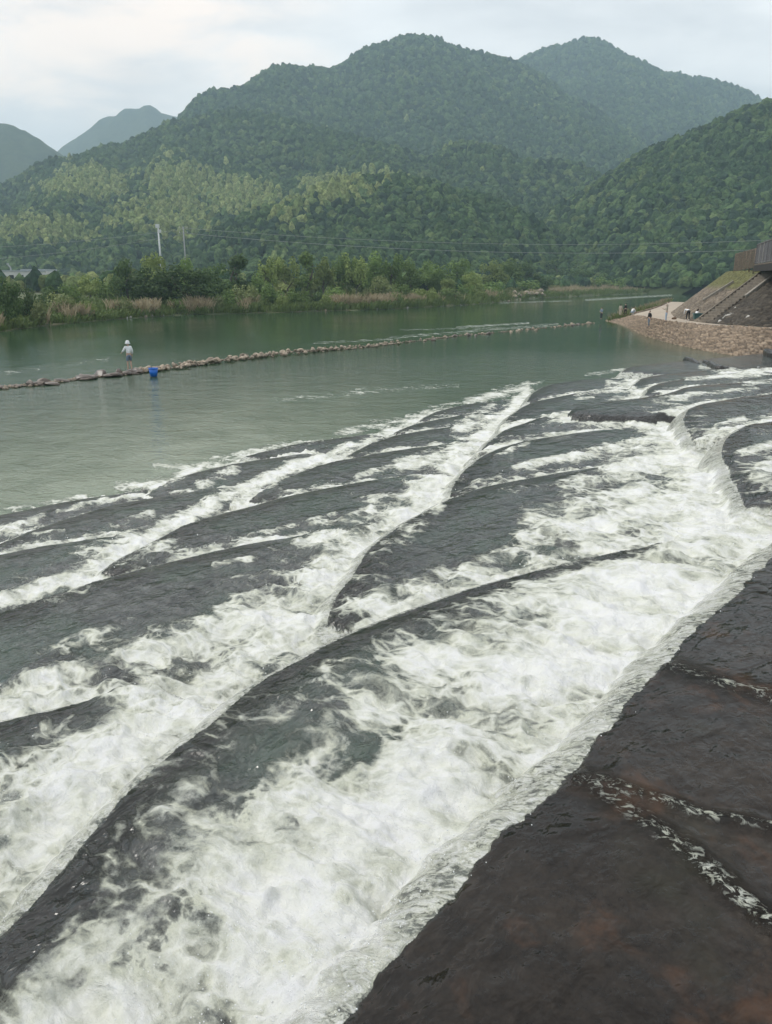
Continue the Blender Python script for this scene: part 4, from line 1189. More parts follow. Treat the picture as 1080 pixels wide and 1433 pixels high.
# broken blocks showing through at the far end of the weir
M_BROKEN = simple_mat('broken_block', (0.036, 0.033, 0.032), 0.3, 0.5, 3.0, 0.6)
def broken_block(pxs, z, h, th, label):
    P = catmull(np.array([on_z(a, b, z) for a, b in pxs]), 6); n = len(P)
    tg = np.gradient(P, axis=0); tg /= np.linalg.norm(tg, axis=1)[:, None]; nr = np.stack([tg[:, 1], -tg[:, 0]], 1)
    prof = [(-th, -h), (-th, 0.02), (-th * 0.6, 0.10), (0, 0.06), (th * 0.25, -0.05), (th * 0.3, -h)]
    vs = []
    for i in range(n):
        e_ = 0.55 + 0.45 * math.sin(math.pi * (0.12 + 0.76 * i / (n - 1)))
        for a, b in prof:
            q = 0.10 * float(vnoise(np.array([i * 0.7]), np.array([a * 5 + b * 3]), 4)[0])
            vs.append((P[i, 0] + nr[i, 0] * (a + q), P[i, 1] + nr[i, 1] * (a + q), z + (b + q * 0.6) * (e_ if b > 0 else 1) - (1 - e_) * 0.3 * (b > -h + 0.01)))
    f = [list(x) for x in grid_faces(n, len(prof))]
    me = bpy.data.meshes.new('broken_block'); me.from_pydata([tuple(map(float, v)) for v in vs], [], f + [list(range(len(prof)))[::-1], [(n - 1) * len(prof) + j for j in range(len(prof))]])
    tag(link('broken_block', me, None, M_BROKEN), label, 'stone block')
broken_block([(957, 499), (966, 503), (975, 507)], 0.95, 0.5, 0.22, 'small dark broken block at the far end of the weir')
broken_block([(984, 504), (988, 507), (992, 508)], 0.95, 0.5, 0.2, 'tiny dark broken block between two longer ones on the weir')
broken_block([(991, 505), (1000, 512), (1011, 514.5), (1020, 513)], 1.15, 0.6, 0.24, 'long curved dark broken block with water spilling over it')
broken_block([(1070, 487), (1076, 492), (1090, 494)], 1.25, 0.8, 0.4, 'dark broken block at the right edge below the embankment')
# ------------------------------------------------------------------ right embankment
def resample(P, n):
    P = catmull(np.asarray(P, float), 6); d = np.concatenate([[0], np.cumsum(np.linalg.norm(np.diff(P, axis=0), axis=1))])
    t_ = np.linspace(0, d[-1], n)
    return np.stack([np.interp(t_, d, P[:, k]) for k in range(P.shape[1])], 1)
ZP = 1.6
W_px = [(1300,500,.6),(1180,497,.6),(1080,492,.6),(1010,490,.3),(950,486.5,-.15),(905,473.5,-.15),(880,462.5,-.15),(866,456.5,-.15),(852,453.5,-.15),(838,450.5,-.15),(846,447.5,-.15),(872,438,-.15),(902,431,-.15),(936,420,-.15)]
P_px = [(1300,474),(1180,468),(1080,462),(1000,457.5),(950,452.5),(925,448.5),(908,445),(894,443.5),(882,443.5),(884,441.5),(894,438.5),(906,435.5),(920,431),(939,423)]
Wc = np.array([[*on_z(a, b, z), z] for a, b, z in W_px]); Wc[:, 2] = np.minimum(Wc[:, 2], 0.1) - 0.35
PZ = [1.6] * 6 + [1.45, 1.0, 0.6, 0.6, 0.9, 1.2, 1.5, 1.6]
Pc = np.array([[*on_z(a, b, z), z] for (a, b), z in zip(P_px, PZ)])
U_c = np.array([(48,60,1.66),(40,64.5,1.66),(34,68.5,1.66),(31.3,73,1.66),(30.8,79,1.66),(31.2,82.5,1.66),(31.8,86,1.66),(32.6,89.5,1.66),(34,94,1.66),(35.6,99,1.66),(37.5,104,1.66),(43,117,1.66),(50,134,1.66),(57,150,1.66)])
T_c = np.array([(56,61,6.6),(48,66,6.6),(42.3,71,6.6),(39.4,76,6.6),(38.6,83,6.6),(38.9,87,6.6),(39.6,91,6.6),(40.6,95,6.6),(42,99,6.6),(43.8,103.5,6.6),(46,108.5,6.6),(51,119,6.6),(57.4,135,6.6),(64.6,151,6.6)])
T2_c = T_c + np.array([60, 10, 0.6])
def by_index(P, n):
    P = np.asarray(P, float); Q = catmull(P, 12)
    t_ = np.linspace(0, len(Q) - 1, n)
    return np.stack([np.interp(t_, np.arange(len(Q)), Q[:, k]) for k in range(P.shape[1])], 1)
def stone_loft(A, B, nu, nv, size, depth, seed, bulge=0.0):
    A, B = by_index(A, nu), by_index(B, nu)
    t_ = np.linspace(0, 1, nv)[None, :, None]
    S = A[:, None] * (1 - t_) + B[:, None] * t_
    du = np.gradient(S, axis=0); dv = np.gradient(S, axis=1)
    N_ = np.cross(du, dv); N_ /= np.linalg.norm(N_, axis=2, keepdims=True) + 1e-9
    N_ *= np.sign(N_[..., 2:3] + 1e-9)
    ul = np.concatenate([[0], np.cumsum(np.linalg.norm(np.diff((A + B) / 2, axis=0), axis=1))])
    vl = np.linalg.norm(B - A, axis=1).mean()
    uu = np.repeat(ul[:, None], nv, 1); vv = np.repeat(np.linspace(0, vl, nv)[None], nu, 0)
    w1 = 0.75 * fbm(uu * 0.9, vv * 0.9, 3, seed + 3)
    sz_ = size * (1 + 0.0 * uu)
    f1, f2, c1_, c2_ = cells((uu + 0.35 * vv) / sz_ + w1, vv / (sz_ * 0.7) - w1, seed)
    edge = sstep(0.02, 0.22, f2 - f1)
    h = depth * (edge * (0.55 + 0.45 * c1_) + 0.12 * fbm(uu * 5, vv * 5, 3, seed)) + bulge * np.sin(np.pi * t_[..., 0])
    S = S + N_ * h[..., None]
    return S, edge, c1_, c2_, uu, vv
def loft_obj(name, S, col, mat, parent=None):
    nu, nv = S.shape[:2]
    me = np_mesh(name, S.reshape(-1, 3), grid_faces(nu, nv), {'tint': col.reshape(-1, 3)})
    return link(name, me, parent, mat)
M_STONE, t, p, o_ = new_mat('laid_stone')
g = t('ShaderNodeTexCoord').outputs['Object']
f = t.rng(t.noise(g, 2.5, 6.0, 0.65), 0.3, 0.7, 0.7, 1.3)
t.l.new(t('ShaderNodeVectorMath', {0: t.attr('tint').outputs['Color'], 3: f}, operation='SCALE').outputs[0], p.inputs['Base Color'])
p.inputs['Roughness'].default_value = 0.9
t.l.new(t('ShaderNodeBump', {'Strength': 0.5, 'Distance': 0.06, 'Height': t.noise(g, 7.0, 5.0, 0.6)}).outputs[0], p.inputs['Normal'])
S, ed, k1, k2, uu, vv = stone_loft(Wc, Pc, 700, 72, 0.66, 0.30, 5, 0.05)
col = np.array([0.255, 0.195, 0.140]) * (0.55 + 0.75 * k1[..., None]) * np.where(k2[..., None] > 0.85, 1.35, 1.0)
col = col * (0.35 + 0.65 * ed[..., None])
col = col * np.where(S[..., 2:3] < -0.05, 0.6, 1.0)              # wet at the waterline
apron = tag(loft_obj('stone_apron', S, col, M_STONE), 'low sloping apron of tan laid stones between the path and the river', 'stone bank')
# path
A, B = by_index(Pc, 160), by_index(U_c, 160)
A = A + np.array([0, 0, 0.10]); B = B + np.array([0, 0, 0.06])
tv = np.linspace(0, 1, 8)[None, :, None]
S = A[:, None] * (1 - tv) + B[:, None] * tv
M_PATH = simple_mat('footpath', (0.40, 0.335, 0.265), 0.9, 0.18, 0.8, 0.2)
tag(link('path', np_mesh('path', S.reshape(-1, 3), grid_faces(160, 8)), None, M_PATH), kind='structure')
# slope
emb = empty('embankment', (36, 80, 1.6))
tag(emb, 'high stone faced embankment with a grassy top edge, right bank', 'embankment')
def emb_part(o):
    o.matrix_parent_inverse = Matrix.Translation((-36, -80, -1.6)); return o
S, ed, k1, k2, uu, vv = stone_loft(U_c, T_c, 700, 90, 0.70, 0.16, 9)
vn = (S[..., 2] - 1.66) / 4.9
brk = fbm(uu * 0.25, vv * 0.5, 3, 21)
col = np.array([0.185, 0.150, 0.112]) * (0.6 + 0.7 * k1[..., None]) * (0.4 + 0.6 * ed[..., None])
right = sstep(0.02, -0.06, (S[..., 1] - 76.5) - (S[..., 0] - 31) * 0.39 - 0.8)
dark = np.array([0.082, 0.068, 0.052]) * (0.5 + 0.8 * k1[..., None]) * (0.4 + 0.6 * ed[..., None])  # dark wet rock, with the shade below the bridge painted in
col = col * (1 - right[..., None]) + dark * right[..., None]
pale = (k2 > 0.965) & (right > 0.5) & (vn < 0.45)
col = np.where(pale[..., None], np.array([0.42, 0.40, 0.36]) * (0.5 + 0.5 * ed[..., None]), col)
gr = sstep(0.60, 0.72, vn + 0.06 * brk) * (1 - right)
col = col * (1 - gr[..., None]) + np.array([0.165, 0.165, 0.060]) * (0.75 + 0.5 * np.clip(fbm(uu * 2, vv * 2, 3, 4), -1, 1))[..., None] * gr[..., None]
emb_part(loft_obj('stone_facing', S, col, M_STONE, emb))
S2 = resample(T_c, 80)[:, None] * (1 - tv) + resample(T2_c, 80)[:, None] * tv
emb_part(link('embankment_top', np_mesh('embankment_top', S2.reshape(-1, 3), grid_faces(80, 8)), emb, simple_mat('bank_turf', (0.10, 0.12, 0.045), 0.95, 0.35, 1.2, 0.4)))
gp = []
for k in range(300):                            # weeds between the apron tip and the far water
    a_ = random.random(); b_ = random.uniform(0.1, 0.75)
    q0 = resample(Pc[8:], 50)[int(a_ * 49)]; q1 = resample(Wc[9:], 50)[int(a_ * 49)]
    gp.append(q0 * (1 - b_) + q1 * b_)
blades('weeds', np.array(gp), np.full(len(gp), 0.75), 0.06, 0.5, M_LEAF['grass'], 9, 9, 0.8)
gp2 = [g_ + np.array([random.uniform(-.5, 1), random.uniform(0, 2), 0]) for g_ in gp if random.random() < 0.3]
blades('dry_weeds', np.array(gp2), np.full(len(gp2), 0.95), 0.05, 0.4, M_LEAF['reed'], 10, 8, 0.6)
# stairs
M_CONC = simple_mat('weathered_concrete', (0.33, 0.30, 0.255), 0.9, 0.25, 4, 0.3)
M_STEP = simple_mat('dark_stair', (0.20, 0.17, 0.135), 0.9, 0.3, 4, 0.3)
st0, st1 = Vector((31.0, 76.5, 1.65)), Vector((38.6, 79.5, 6.62))
stairs = empty('stairs', st0); tag(stairs, 'straight flight of stone stairs up the embankment', 'stairs')
dirh = Vector((st1.x - st0.x, st1.y - st0.y, 0)); run_ = dirh.length; dirh.normalize(); side = Vector((-dirh.y, dirh.x, 0))
rotz = Matrix.Rotation(math.atan2(dirh.y, dirh.x), 3, 'Z')
NS = 20
for k in range(NS):
    bm = bmesh.new()
    r_h = (st1.z - st0.z) / NS
    add_box(bm, dirh * (run_ * (k + 0.5) / NS) + Vector((0, 0, r_h * (k + 1) + 0.02)), (run_ / NS + 0.05, 1.7, 0.62), rotz)
    o = bm_obj('step', bm, M_STEP if k % 1 == 0 else M_CONC, stairs, bevel=0.02)
for sgn, ln in ((-1, (0.42, 1.0)), (1, (0.0, 1.0))):
    bm = bmesh.new()
    a_ = dirh * run_ * ln[0] + Vector((0, 0, (st1.z - st0.z) * ln[0])) + side * 1.0 * sgn
    b_ = dirh * run_ * ln[1] + Vector((0, 0, (st1.z - st0.z) * ln[1])) + side * 1.0 * sgn
    mid = (a_ + b_) / 2; dv_ = (b_ - a_)
    add_box(bm, mid + Vector((0, 0, 0.40)), (dv_.length, 0.26 if sgn < 0 else 0.16, 0.34), dv_.to_track_quat('X', 'Z').to_matrix())
    bm_obj('stair_kerb', bm, M_CONC if sgn < 0 else M_STEP, stairs, bevel=0.02)
bm = bmesh.new()
a_ = Vector((33.6, 84.6, 3.4)); b_ = Vector((36.6, 84.6, 5.35)); dv_ = b_ - a_
add_box(bm, (a_ + b_) / 2 + Vector((0, 0, 0.2)), (dv_.length, 0.18, 0.25), dv_.to_track_quat('X', 'Z').to_matrix())
tag(bm_obj('kerb_stone', bm, M_CONC, None, bevel=0.02), 'pale concrete strip slanting up the embankment left of the stairs', 'concrete strip')
# loose pale boulders low on the dark slope, right of the stairs
for q, (px, py, s, lab) in enumerate([(1008, 452, 0.8, 'pale boulder at the foot of the dark slope, leftmost of the bunch'), (1016, 447, 0.75, 'long pale boulder second from the left at the foot of the dark slope'), (1024, 440, 0.7, 'pale boulder higher up the dark slope, upright'), (1030, 432, 0.7, 'pale boulder high on the dark slope, above the bunch'), (1046, 446, 0.8, 'grey boulder at the right of the bunch on the dark slope'), (1066, 440, 0.8, 'grey boulder near the right edge of the photo on the dark slope'), (1033, 421, 0.5, 'small pale boulder alone in the middle of the dark slope')]):
    Yb = 70.5 + q * 0.2
    pz = None
    for Yt in np.linspace(60, 90, 240):                       # first hit of the slope plane
        pt = at_y(px, py, Yt)
        b0 = np.interp(pt[1], U_c[:6, 1], U_c[:6, 0]); b1 = np.interp(pt[1], T_c[:6, 1], T_c[:6, 0])
        zs = 1.66 + (pt[0] - b0) / max(b1 - b0, 0.1) * 4.94
        if zs >= pt[2]: pz = pt; break
    if pz is None: continue
    put_rock(ROCK_W[q % 3], pz[0], pz[1], pz[2] + 0.1, s, lab, None, 'boulder')

# ------------------------------------------------------------------ footbridge
M_RAIL = simple_mat('grey_timber', (0.16, 0.155, 0.16), 0.8, 0.3, 3, 0.2)
M_BEAM = simple_mat('dark_beam', (0.028, 0.024, 0.023), 0.7, 0.4, 3, 0.2)
M_POST = simple_mat('pale_post', (0.34, 0.32, 0.30), 0.7, 0.2, 3, 0.1)
M_DECK = simple_mat('deck_board', (0.16, 0.125, 0.10), 0.8, 0.3, 3, 0.2)
b0, b1 = Vector((37.6, 82.5, 6.55)), Vector((24.6, 46.0, 6.35))
bd = (b1 - b0); BL = bd.length; bd.normalize(); bs = Vector((-bd.y, bd.x, 0)).normalized()
if bs.x < 0: bs = -bs
brot = bd.to_track_quat('X', 'Z').to_matrix()
bridge = empty('footbridge', b0); tag(bridge, 'raised footbridge with slatted grey railing and dark beam entering from the right', 'footbridge')
bm = bmesh.new(); add_box(bm, bd * BL / 2 + bs * 1.6 + Vector((0, 0, 0.62)), (BL, 3.2, 0.12), brot); bm_obj('deck', bm, M_DECK, bridge)
for off in (0.12, 3.05):
    bm = bmesh.new(); add_box(bm, bd * BL / 2 + bs * off + Vector((0, 0, 0.25)), (BL, 0.30, 0.56), brot); bm_obj('beam', bm, M_BEAM, bridge)
for k, d_ in enumerate(np.arange(0.1, BL, 3.4)):
    for off in (0.08, 3.1):
        bm = bmesh.new(); add_box(bm, bd * d_ + bs * off + Vector((0, 0, 1.62)), (0.16, 0.16, 1.9), brot)
        bm_obj('railing_post', bm, M_POST if k in (1, 2) else M_RAIL, bridge, bevel=0.01)
for off in (0.08, 3.1):
    bm = bmesh.new()
    add_box(bm, bd * BL / 2 + bs * off + Vector((0, 0, 2.56)), (BL, 0.16, 0.09), brot); bm_obj('handrail', bm, M_RAIL, bridge)
    bm = bmesh.new()
    for d_ in np.arange(0.28, BL, 0.17):
        if (d_ % 3.4) < 0.22: continue
        add_box(bm, bd * d_ + bs * off + Vector((0, 0, 1.62)), (0.085, 0.04, 1.75), brot)
    add_box(bm, bd * BL / 2 + bs * off + Vector((0, 0, 0.80)), (BL, 0.06, 0.08), brot)
    bm_obj('railing_slats', bm, M_RAIL, bridge)
for d_ in (BL * 0.55, BL - 1.0):
    bm = bmesh.new(); pp = bd * d_ + bs * 1.6
    add_tube(bm, [pp + Vector((0, 0, -8.0)), pp + Vector((0, 0, 0.1))], 0.45, 14); bm_obj('pier', bm, M_CONC, bridge, smooth=True)
bm = bmesh.new(); add_lathe(bm, [(0.001, 0), (0.16, 0.02), (0.2, 0.14), (0.12, 0.26), (0.001, 0.3)], 12)
o = bm_obj('lamp', bm, simple_mat('lamp_white', (0.8, 0.8, 0.78), 0.4, 0.05, 3, 0), bridge, smooth=True); o.location = bd * 15.0 + bs * 0.08 + Vector((0, 0, 2.6))
# woven fence at the embankment edge
M_WICK = simple_mat('brown_wattle', (0.185, 0.145, 0.11), 0.9, 0.35, 6, 0.4)
fence = empty('wattle_fence', (39.6, 92, 6.6)); tag(fence, 'brown woven fence on the embankment top beside the bridge end', 'fence')
f0, f1 = Vector((39.9, 92.5, 6.6)), Vector((37.9, 83.2, 6.6)); fd = f1 - f0; FL = fd.length; fd.normalize()
rnd = random.Random(12)
for k in range(6):
    bm = bmesh.new(); q = f0 - Vector((39.6, 92, 6.6)) + fd * (FL * k / 5); add_tube(bm, [q + Vector((0, 0, -.4)), q + Vector((rnd.uniform(-.05, .05), 0, 1.95 + .25 * k / 5))], 0.06, 6); bm_obj('fence_post', bm, M_WICK, fence, smooth=True)
bm = bmesh.new(); fn = Vector((-fd.y, fd.x, 0))
for k in range(22):
    z_ = 0.08 + k * 0.088
    pts = [f0 - Vector((39.6, 92, 6.6)) + fd * (FL * j / 20) + fn * (0.06 * math.sin(j * math.pi / 2 + k * math.pi)) + Vector((0, 0, z_ + 0.012 * j + rnd.uniform(-.02, .02))) for j in range(21)]
    add_tube(bm, pts, 0.042, 5)
bm_obj('woven_panel', bm, M_WICK, fence, smooth=True)

# ------------------------------------------------------------------ power poles, cables, house
M_POLE = simple_mat('pole_pale', (0.62, 0.63, 0.64), 0.6, 0.1, 3, 0.05)
M_POLE2 = simple_mat('pole_concrete', (0.30, 0.31, 0.31), 0.8, 0.15, 3, 0.1)
M_WIRE = simple_mat('wire', (0.30, 0.31, 0.32), 0.5, 0.1, 3, 0)
p_a = at_y(221, 318, 215); pa_b = at_y(222, 380, 215)
pole = empty('lamp_pole', (p_a[0], 215, 2.0)); tag(pole, 'tall white pole with a small head above the bright yellow green tree', 'pole')
hh = p_a[2] - 2.0
bm = bmesh.new(); add_tube(bm, [(0, 0, -1), (0, 0, hh * 0.6), (0, 0, hh)], [0.30, 0.24, 0.18], 10); bm_obj('shaft', bm, M_POLE, pole, smooth=True)
bm = bmesh.new(); add_box(bm, (-0.15, 0, hh + 0.3), (1.0, 0.5, 0.9)); add_box(bm, (0.35, 0, hh - 1.0), (0.7, 0.4, 0.8)); bm_obj('pole_head', bm, M_POLE, pole, bevel=0.05)
p_b = at_y(256, 317, 230)
pole2 = empty('power_pole', (p_b[0], 230, 2.0)); tag(pole2, 'grey concrete power pole with crossarms right of the white pole', 'power pole')
hb = p_b[2] - 2.0
bm = bmesh.new(); add_tube(bm, [(0, 0, -1), (0, 0, hb)], [0.24, 0.16], 8); bm_obj('shaft', bm, M_POLE2, pole2, smooth=True)
for zc in (hb - 0.4, hb - 1.7):
    bm = bmesh.new(); add_box(bm, (0, 0, zc), (2.4, 0.14, 0.16)); bm_obj('crossarm', bm, M_POLE2, pole2)
    for xx_ in (-1.1, 0, 1.1):
        bm = bmesh.new(); add_lathe(bm, [(0.02, 0), (0.09, 0.05), (0.05, 0.15), (0.09, 0.22), (0.02, 0.32)], 8); o = bm_obj('insulator', bm, M_POLE, pole2, smooth=True); o.location = (xx_, 0, zc + 0.08)
def cable(pts_px, sag, r, label, grp=None):
    a_, b_ = at_y(*pts_px[0]), at_y(*pts_px[1])
    bm = bmesh.new(); pts = [Vector(a_).lerp(Vector(b_), k / 24) - Vector((0, 0, sag * 4 * (k / 24) * (1 - k / 24))) for k in range(25)]
    add_tube(bm, pts, r, 5); return tag(bm_obj('cable', bm, M_WIRE, None, smooth=True), label, 'cable', grp)
cable([(256, 319, 230), (1500, 300, 260)], 6.5, 0.045, 'upper cable sagging across the river valley to the right', None)
cable([(256, 326, 230), (1500, 312, 252)], 7.0, 0.055, 'lower and thicker cable sagging across the valley to the right', None)
cable([(256, 321, 230), (-300, 345, 300)], 3.0, 0.03, 'upper thin cable running left from the grey power pole', None)
cable([(256, 328, 230), (-300, 362, 300)], 4.0, 0.03, 'lower thin cable running left from the grey power pole', None)
# distant house
hx = at_y(38, 384, 235)
house = empty('house', (hx[0], 235, 2.4)); tag(house, 'long low white house with a grey flat roof behind the left bushes', 'house')
M_WALL = simple_mat('white_wall', (0.66, 0.65, 0.62), 0.9, 0.08, 2, 0.05); M_ROOFG = simple_mat('grey_roof', (0.42, 0.45, 0.48), 0.6, 0.1, 2, 0.05); M_GL = simple_mat('dark_window', (0.03, 0.035, 0.04), 0.15, 0.1, 2, 0)
hz_ = at_y(38, 380, 235)[2] - 2.4
bm = bmesh.new(); add_box(bm, (0, 0, hz_ / 2), (14.5, 8, hz_)); bm_obj('wall', bm, M_WALL, house)
bm = bmesh.new(); add_box(bm, (3.6, 0, hz_ + 0.33), (7.0, 8.6, 0.6)); add_box(bm, (-3.7, 0, hz_ + 0.15), (7.3, 8.4, 0.25)); bm_obj('roof', bm, M_ROOFG, house)
for k in range(5):
    bm = bmesh.new(); add_box(bm, (-5.6 + k * 2.8, -4.03, hz_ - 1.6), (1.3, 0.08, 1.2)); bm_obj('window', bm, M_GL, house)
bm = bmesh.new(); add_tube(bm, [(-4.6, 0, hz_), (-4.6, 0, hz_ + 1.1), (-5.3, 0, hz_ + 2.0)], 0.22, 8); add_box(bm, (-5.3, 0, hz_ + 2.1), (0.5, 0.5, 0.4)); bm_obj('roof_vent', bm, M_POLE2, house)

# ------------------------------------------------------------------ people
def cloth(name, c, var=0.12): return simple_mat(name, c, 0.85, var, 9, 0.1)
M_SKIN = simple_mat('skin', (0.50, 0.33, 0.25), 0.6, 0.06, 9, 0); M_HAIR = cloth('hair_black', (0.012, 0.011, 0.011))
CL = dict(white=cloth('white_cotton', (0.84, 0.84, 0.85), 0.05), denim=cloth('grey_blue_denim', (0.16, 0.21, 0.28)), black=cloth('black_cloth', (0.014, 0.014, 0.016)),
          grey=cloth('grey_cloth', (0.17, 0.20, 0.24)), cream=cloth('cream_cloth', (0.52, 0.46, 0.38)), bluegrey=cloth('blue_grey_cloth', (0.21, 0.27, 0.36)), dark=cloth('dark_trousers', (0.03, 0.032, 0.04)), lblue=cloth('light_jeans', (0.34, 0.42, 0.52)))
def skin_obj(name, chains, mat, parent, root=0, sub_=2):
    """chains: list of lists of (key or None, point, radius); shared keys join the chains"""
    verts, rads, edges, ids = [], [], [], {}
    for ch in chains:
        prev_ = None
        for key, pnt, r in ch:
            if key is not None and key in ids: i = ids[key]
            else:
                i = len(verts); verts.append(tuple(pnt)); rads.append(r)
                if key is not None: ids[key] = i
            if prev_ is not None: edges.append((prev_, i))
            prev_ = i
    me = bpy.data.meshes.new(name); me.from_pydata(verts, edges, []); o = link(name, me, parent, mat)
    sk = o.modifiers.new('skin', 'SKIN'); sk.use_smooth_shade = True
    lay = me.skin_vertices[0].data
    for i, r in enumerate(rads):
        lay[i].radius = r if isinstance(r, tuple) else (r, r); lay[i].use_root = (i == root)
    ss = o.modifiers.new('sub', 'SUBSURF'); ss.levels = sub_; ss.render_levels = sub_
    return o
def person(loc, H, face, J, top, bottom, label, hair=True, hat=None, sleeve=1.0, short=False, bare_feet=False, long_hair=False):
    """J: joints in a 1.7 m body facing +Y: pelvis chest neck head (centre) and l/r shoulder elbow wrist hip knee ankle"""
    o = empty('person', loc, face); o.scale = (H / 1.7,) * 3
    tag(o, label, 'person')
    V_ = {k: Vector(v) for k, v in J.items()}
    up = (V_['head'] - V_['neck']).normalized()
    ch = [[('p', V_['pelvis'], (0.125, 0.095)), ('c', V_['chest'], (0.135, 0.095)), ('n', V_['neck'], 0.052), ('hd', V_['head'] - up * 0.05, (0.066, 0.078)), ('ht', V_['head'] + up * 0.05, (0.07, 0.085)), (None, V_['head'] + up * 0.11, 0.04)]]
    fwd = Vector((0, 1, 0)); fwd = (fwd - up * fwd.dot(up)).normalized() if abs(fwd.dot(up)) < 0.95 else Vector((0, 0, -1))
    for s in 'lr':
        sg = -1 if s == 'l' else 1
        sh, el, wr = V_[s + 'sh'], V_[s + 'el'], V_[s + 'wr']; hp, kn, an = V_[s + 'hip'], V_[s + 'kn'], V_[s + 'an']
        hd_ = (wr - el).normalized(); sd_ = hd_.orthogonal().normalized()
        ch.append([('c', V_['chest'], .1), (s + 'sh', sh, 0.052), (s + 'el', el, 0.038), (s + 'wr', wr, 0.026), (s + 'pm', wr + hd_ * 0.07, (0.036, 0.018))])
        for q, (k, ln) in enumerate(((-1.5, .062), (-.5, .076), (.5, .082), (1.5, .072))):
            b_ = wr + hd_ * 0.085 + sd_ * 0.019 * k
            ch.append([(s + 'pm', 0, 0), (None, b_, 0.010), (None, b_ + hd_ * ln * 0.55 + sd_ * 0.002 * k, 0.009), (None, b_ + hd_ * ln * 0.9 + fwd * 0.014, 0.007)])
        ch.append([(s + 'wr', wr, 0.026), (None, wr + hd_ * 0.04 + sd_ * 0.04 * sg, 0.012), (None, wr + hd_ * 0.085 + sd_ * 0.055 * sg, 0.009)])
        toe = an + Vector((0.01 * sg, 0.16, -0.045))
        ch.append([('p', V_['pelvis'], .1), (s + 'hp', hp, 0.085), (s + 'kn', kn, 0.052), (s + 'cf', kn.lerp(an, 0.35), 0.050), (s + 'an', an, 0.032), (None, an + Vector((0, -0.03, -0.045)), 0.03)])
        ch.append([(s + 'an', an, 0.03), (None, an.lerp(toe, 0.6), (0.04, 0.026)), (None, toe, (0.036, 0.018))])
    ch.append([('hd', 0, 0), (None, V_['head'] - up * 0.02 + fwd * 0.098, 0.012)])   # nose
    skin_obj('body', ch, M_SKIN, o)
    # shirt
    c2 = [[('p', V_['pelvis'] + (V_['chest'] - V_['pelvis']) * 0.02, (0.150, 0.112)), ('m', V_['pelvis'].lerp(V_['chest'], 0.55), (0.148, 0.108)), ('c', V_['chest'], (0.155, 0.11)), (None, V_['chest'].lerp(V_['neck'], 0.75), 0.066)]]
    for s in 'lr':
        e_ = V_[s + 'el'].lerp(V_[s + 'wr'], max(0, sleeve * 2 - 1)) if sleeve > 0.5 else V_[s + 'sh'].lerp(V_[s + 'el'], sleeve * 2)
        q = [('c', V_['chest'], .1), (None, V_[s + 'sh'], 0.072)]
        if sleeve > 0.5: q.append((None, V_[s + 'el'], 0.056))
        q.append((None, e_, 0.044)); c2.append(q)
    skin_obj('shirt', c2, CL[top], o)
    c3 = [[('p', V_['pelvis'], (0.145, 0.112)), (None, V_['pelvis'].lerp(V_['chest'], 0.22), (0.140, 0.105))]]
    for s in 'lr':
        q = [('p', V_['pelvis'], .1), (None, V_[s + 'hip'], 0.105)]
        if short: q.append((None, V_[s + 'hip'].lerp(V_[s + 'kn'], 0.9), 0.088))
        else: q += [(None, V_[s + 'kn'], 0.074), (None, V_[s + 'kn'].lerp(V_[s + 'an'], 0.95), 0.055)]
        c3.append(q)
    skin_obj('trousers' if not short else 'shorts', c3, CL[bottom], o)
    if not bare_feet:
        for s in 'lr':
            an = V_[s + 'an']; skin_obj('shoe', [[(None, an + Vector((0, -0.045, -0.035)), 0.044), (None, an + Vector((0, 0.06, -0.04)), (0.05, 0.036)), (None, an + Vector((0, 0.17, -0.05)), (0.045, 0.028))]], CL['white' if top == 'white' and not short else 'dark'], o)
    if hair:
        hc = V_['head'] + up * 0.055 - fwd * 0.02
        ch_ = [[(None, hc - fwd * 0.05 - up * (0.22 if long_hair else 0.09), 0.05), (None, hc - fwd * 0.03, 0.092), (None, hc + up * 0.055 + fwd * 0.03, 0.075)]]
        skin_obj('hair', ch_, M_HAIR, o)
    if hat:
        bm = bmesh.new(); add_lathe(bm, [(0.001, 0.15), (0.07, 0.145), (0.108, 0.10), (0.115, 0.02), (0.165, -0.02), (0.16, -0.03), (0.108, 0.005)], 18)
        ho = bm_obj('hat', bm, CL[hat], o, smooth=True); ho.location = V_['head'] + up * 0.055
        ho.rotation_euler = (0.1, 0, 0)
    return o
STAND = dict(pelvis=(0, 0, .93), chest=(0, 0.0, 1.28), neck=(0, 0.01, 1.45), head=(0, 0.03, 1.56), lsh=(-.17, 0, 1.38), rsh=(.17, 0, 1.38), lel=(-.23, -.02, 1.11), rel=(.23, -.02, 1.11), lwr=(-.24, .06, .87), rwr=(.24, .06, .87),
             lhip=(-.09, 0, .88), rhip=(.09, 0, .88), lkn=(-.10, .03, .48), rkn=(.10, .02, .48), lan=(-.11, 0, .085), ran=(.11, 0, .085))
def pose(**k): d = dict(STAND); d.update(k); return d
def ground_at(px, py, z): q = on_z(px, py, z); return (q[0], q[1], z)
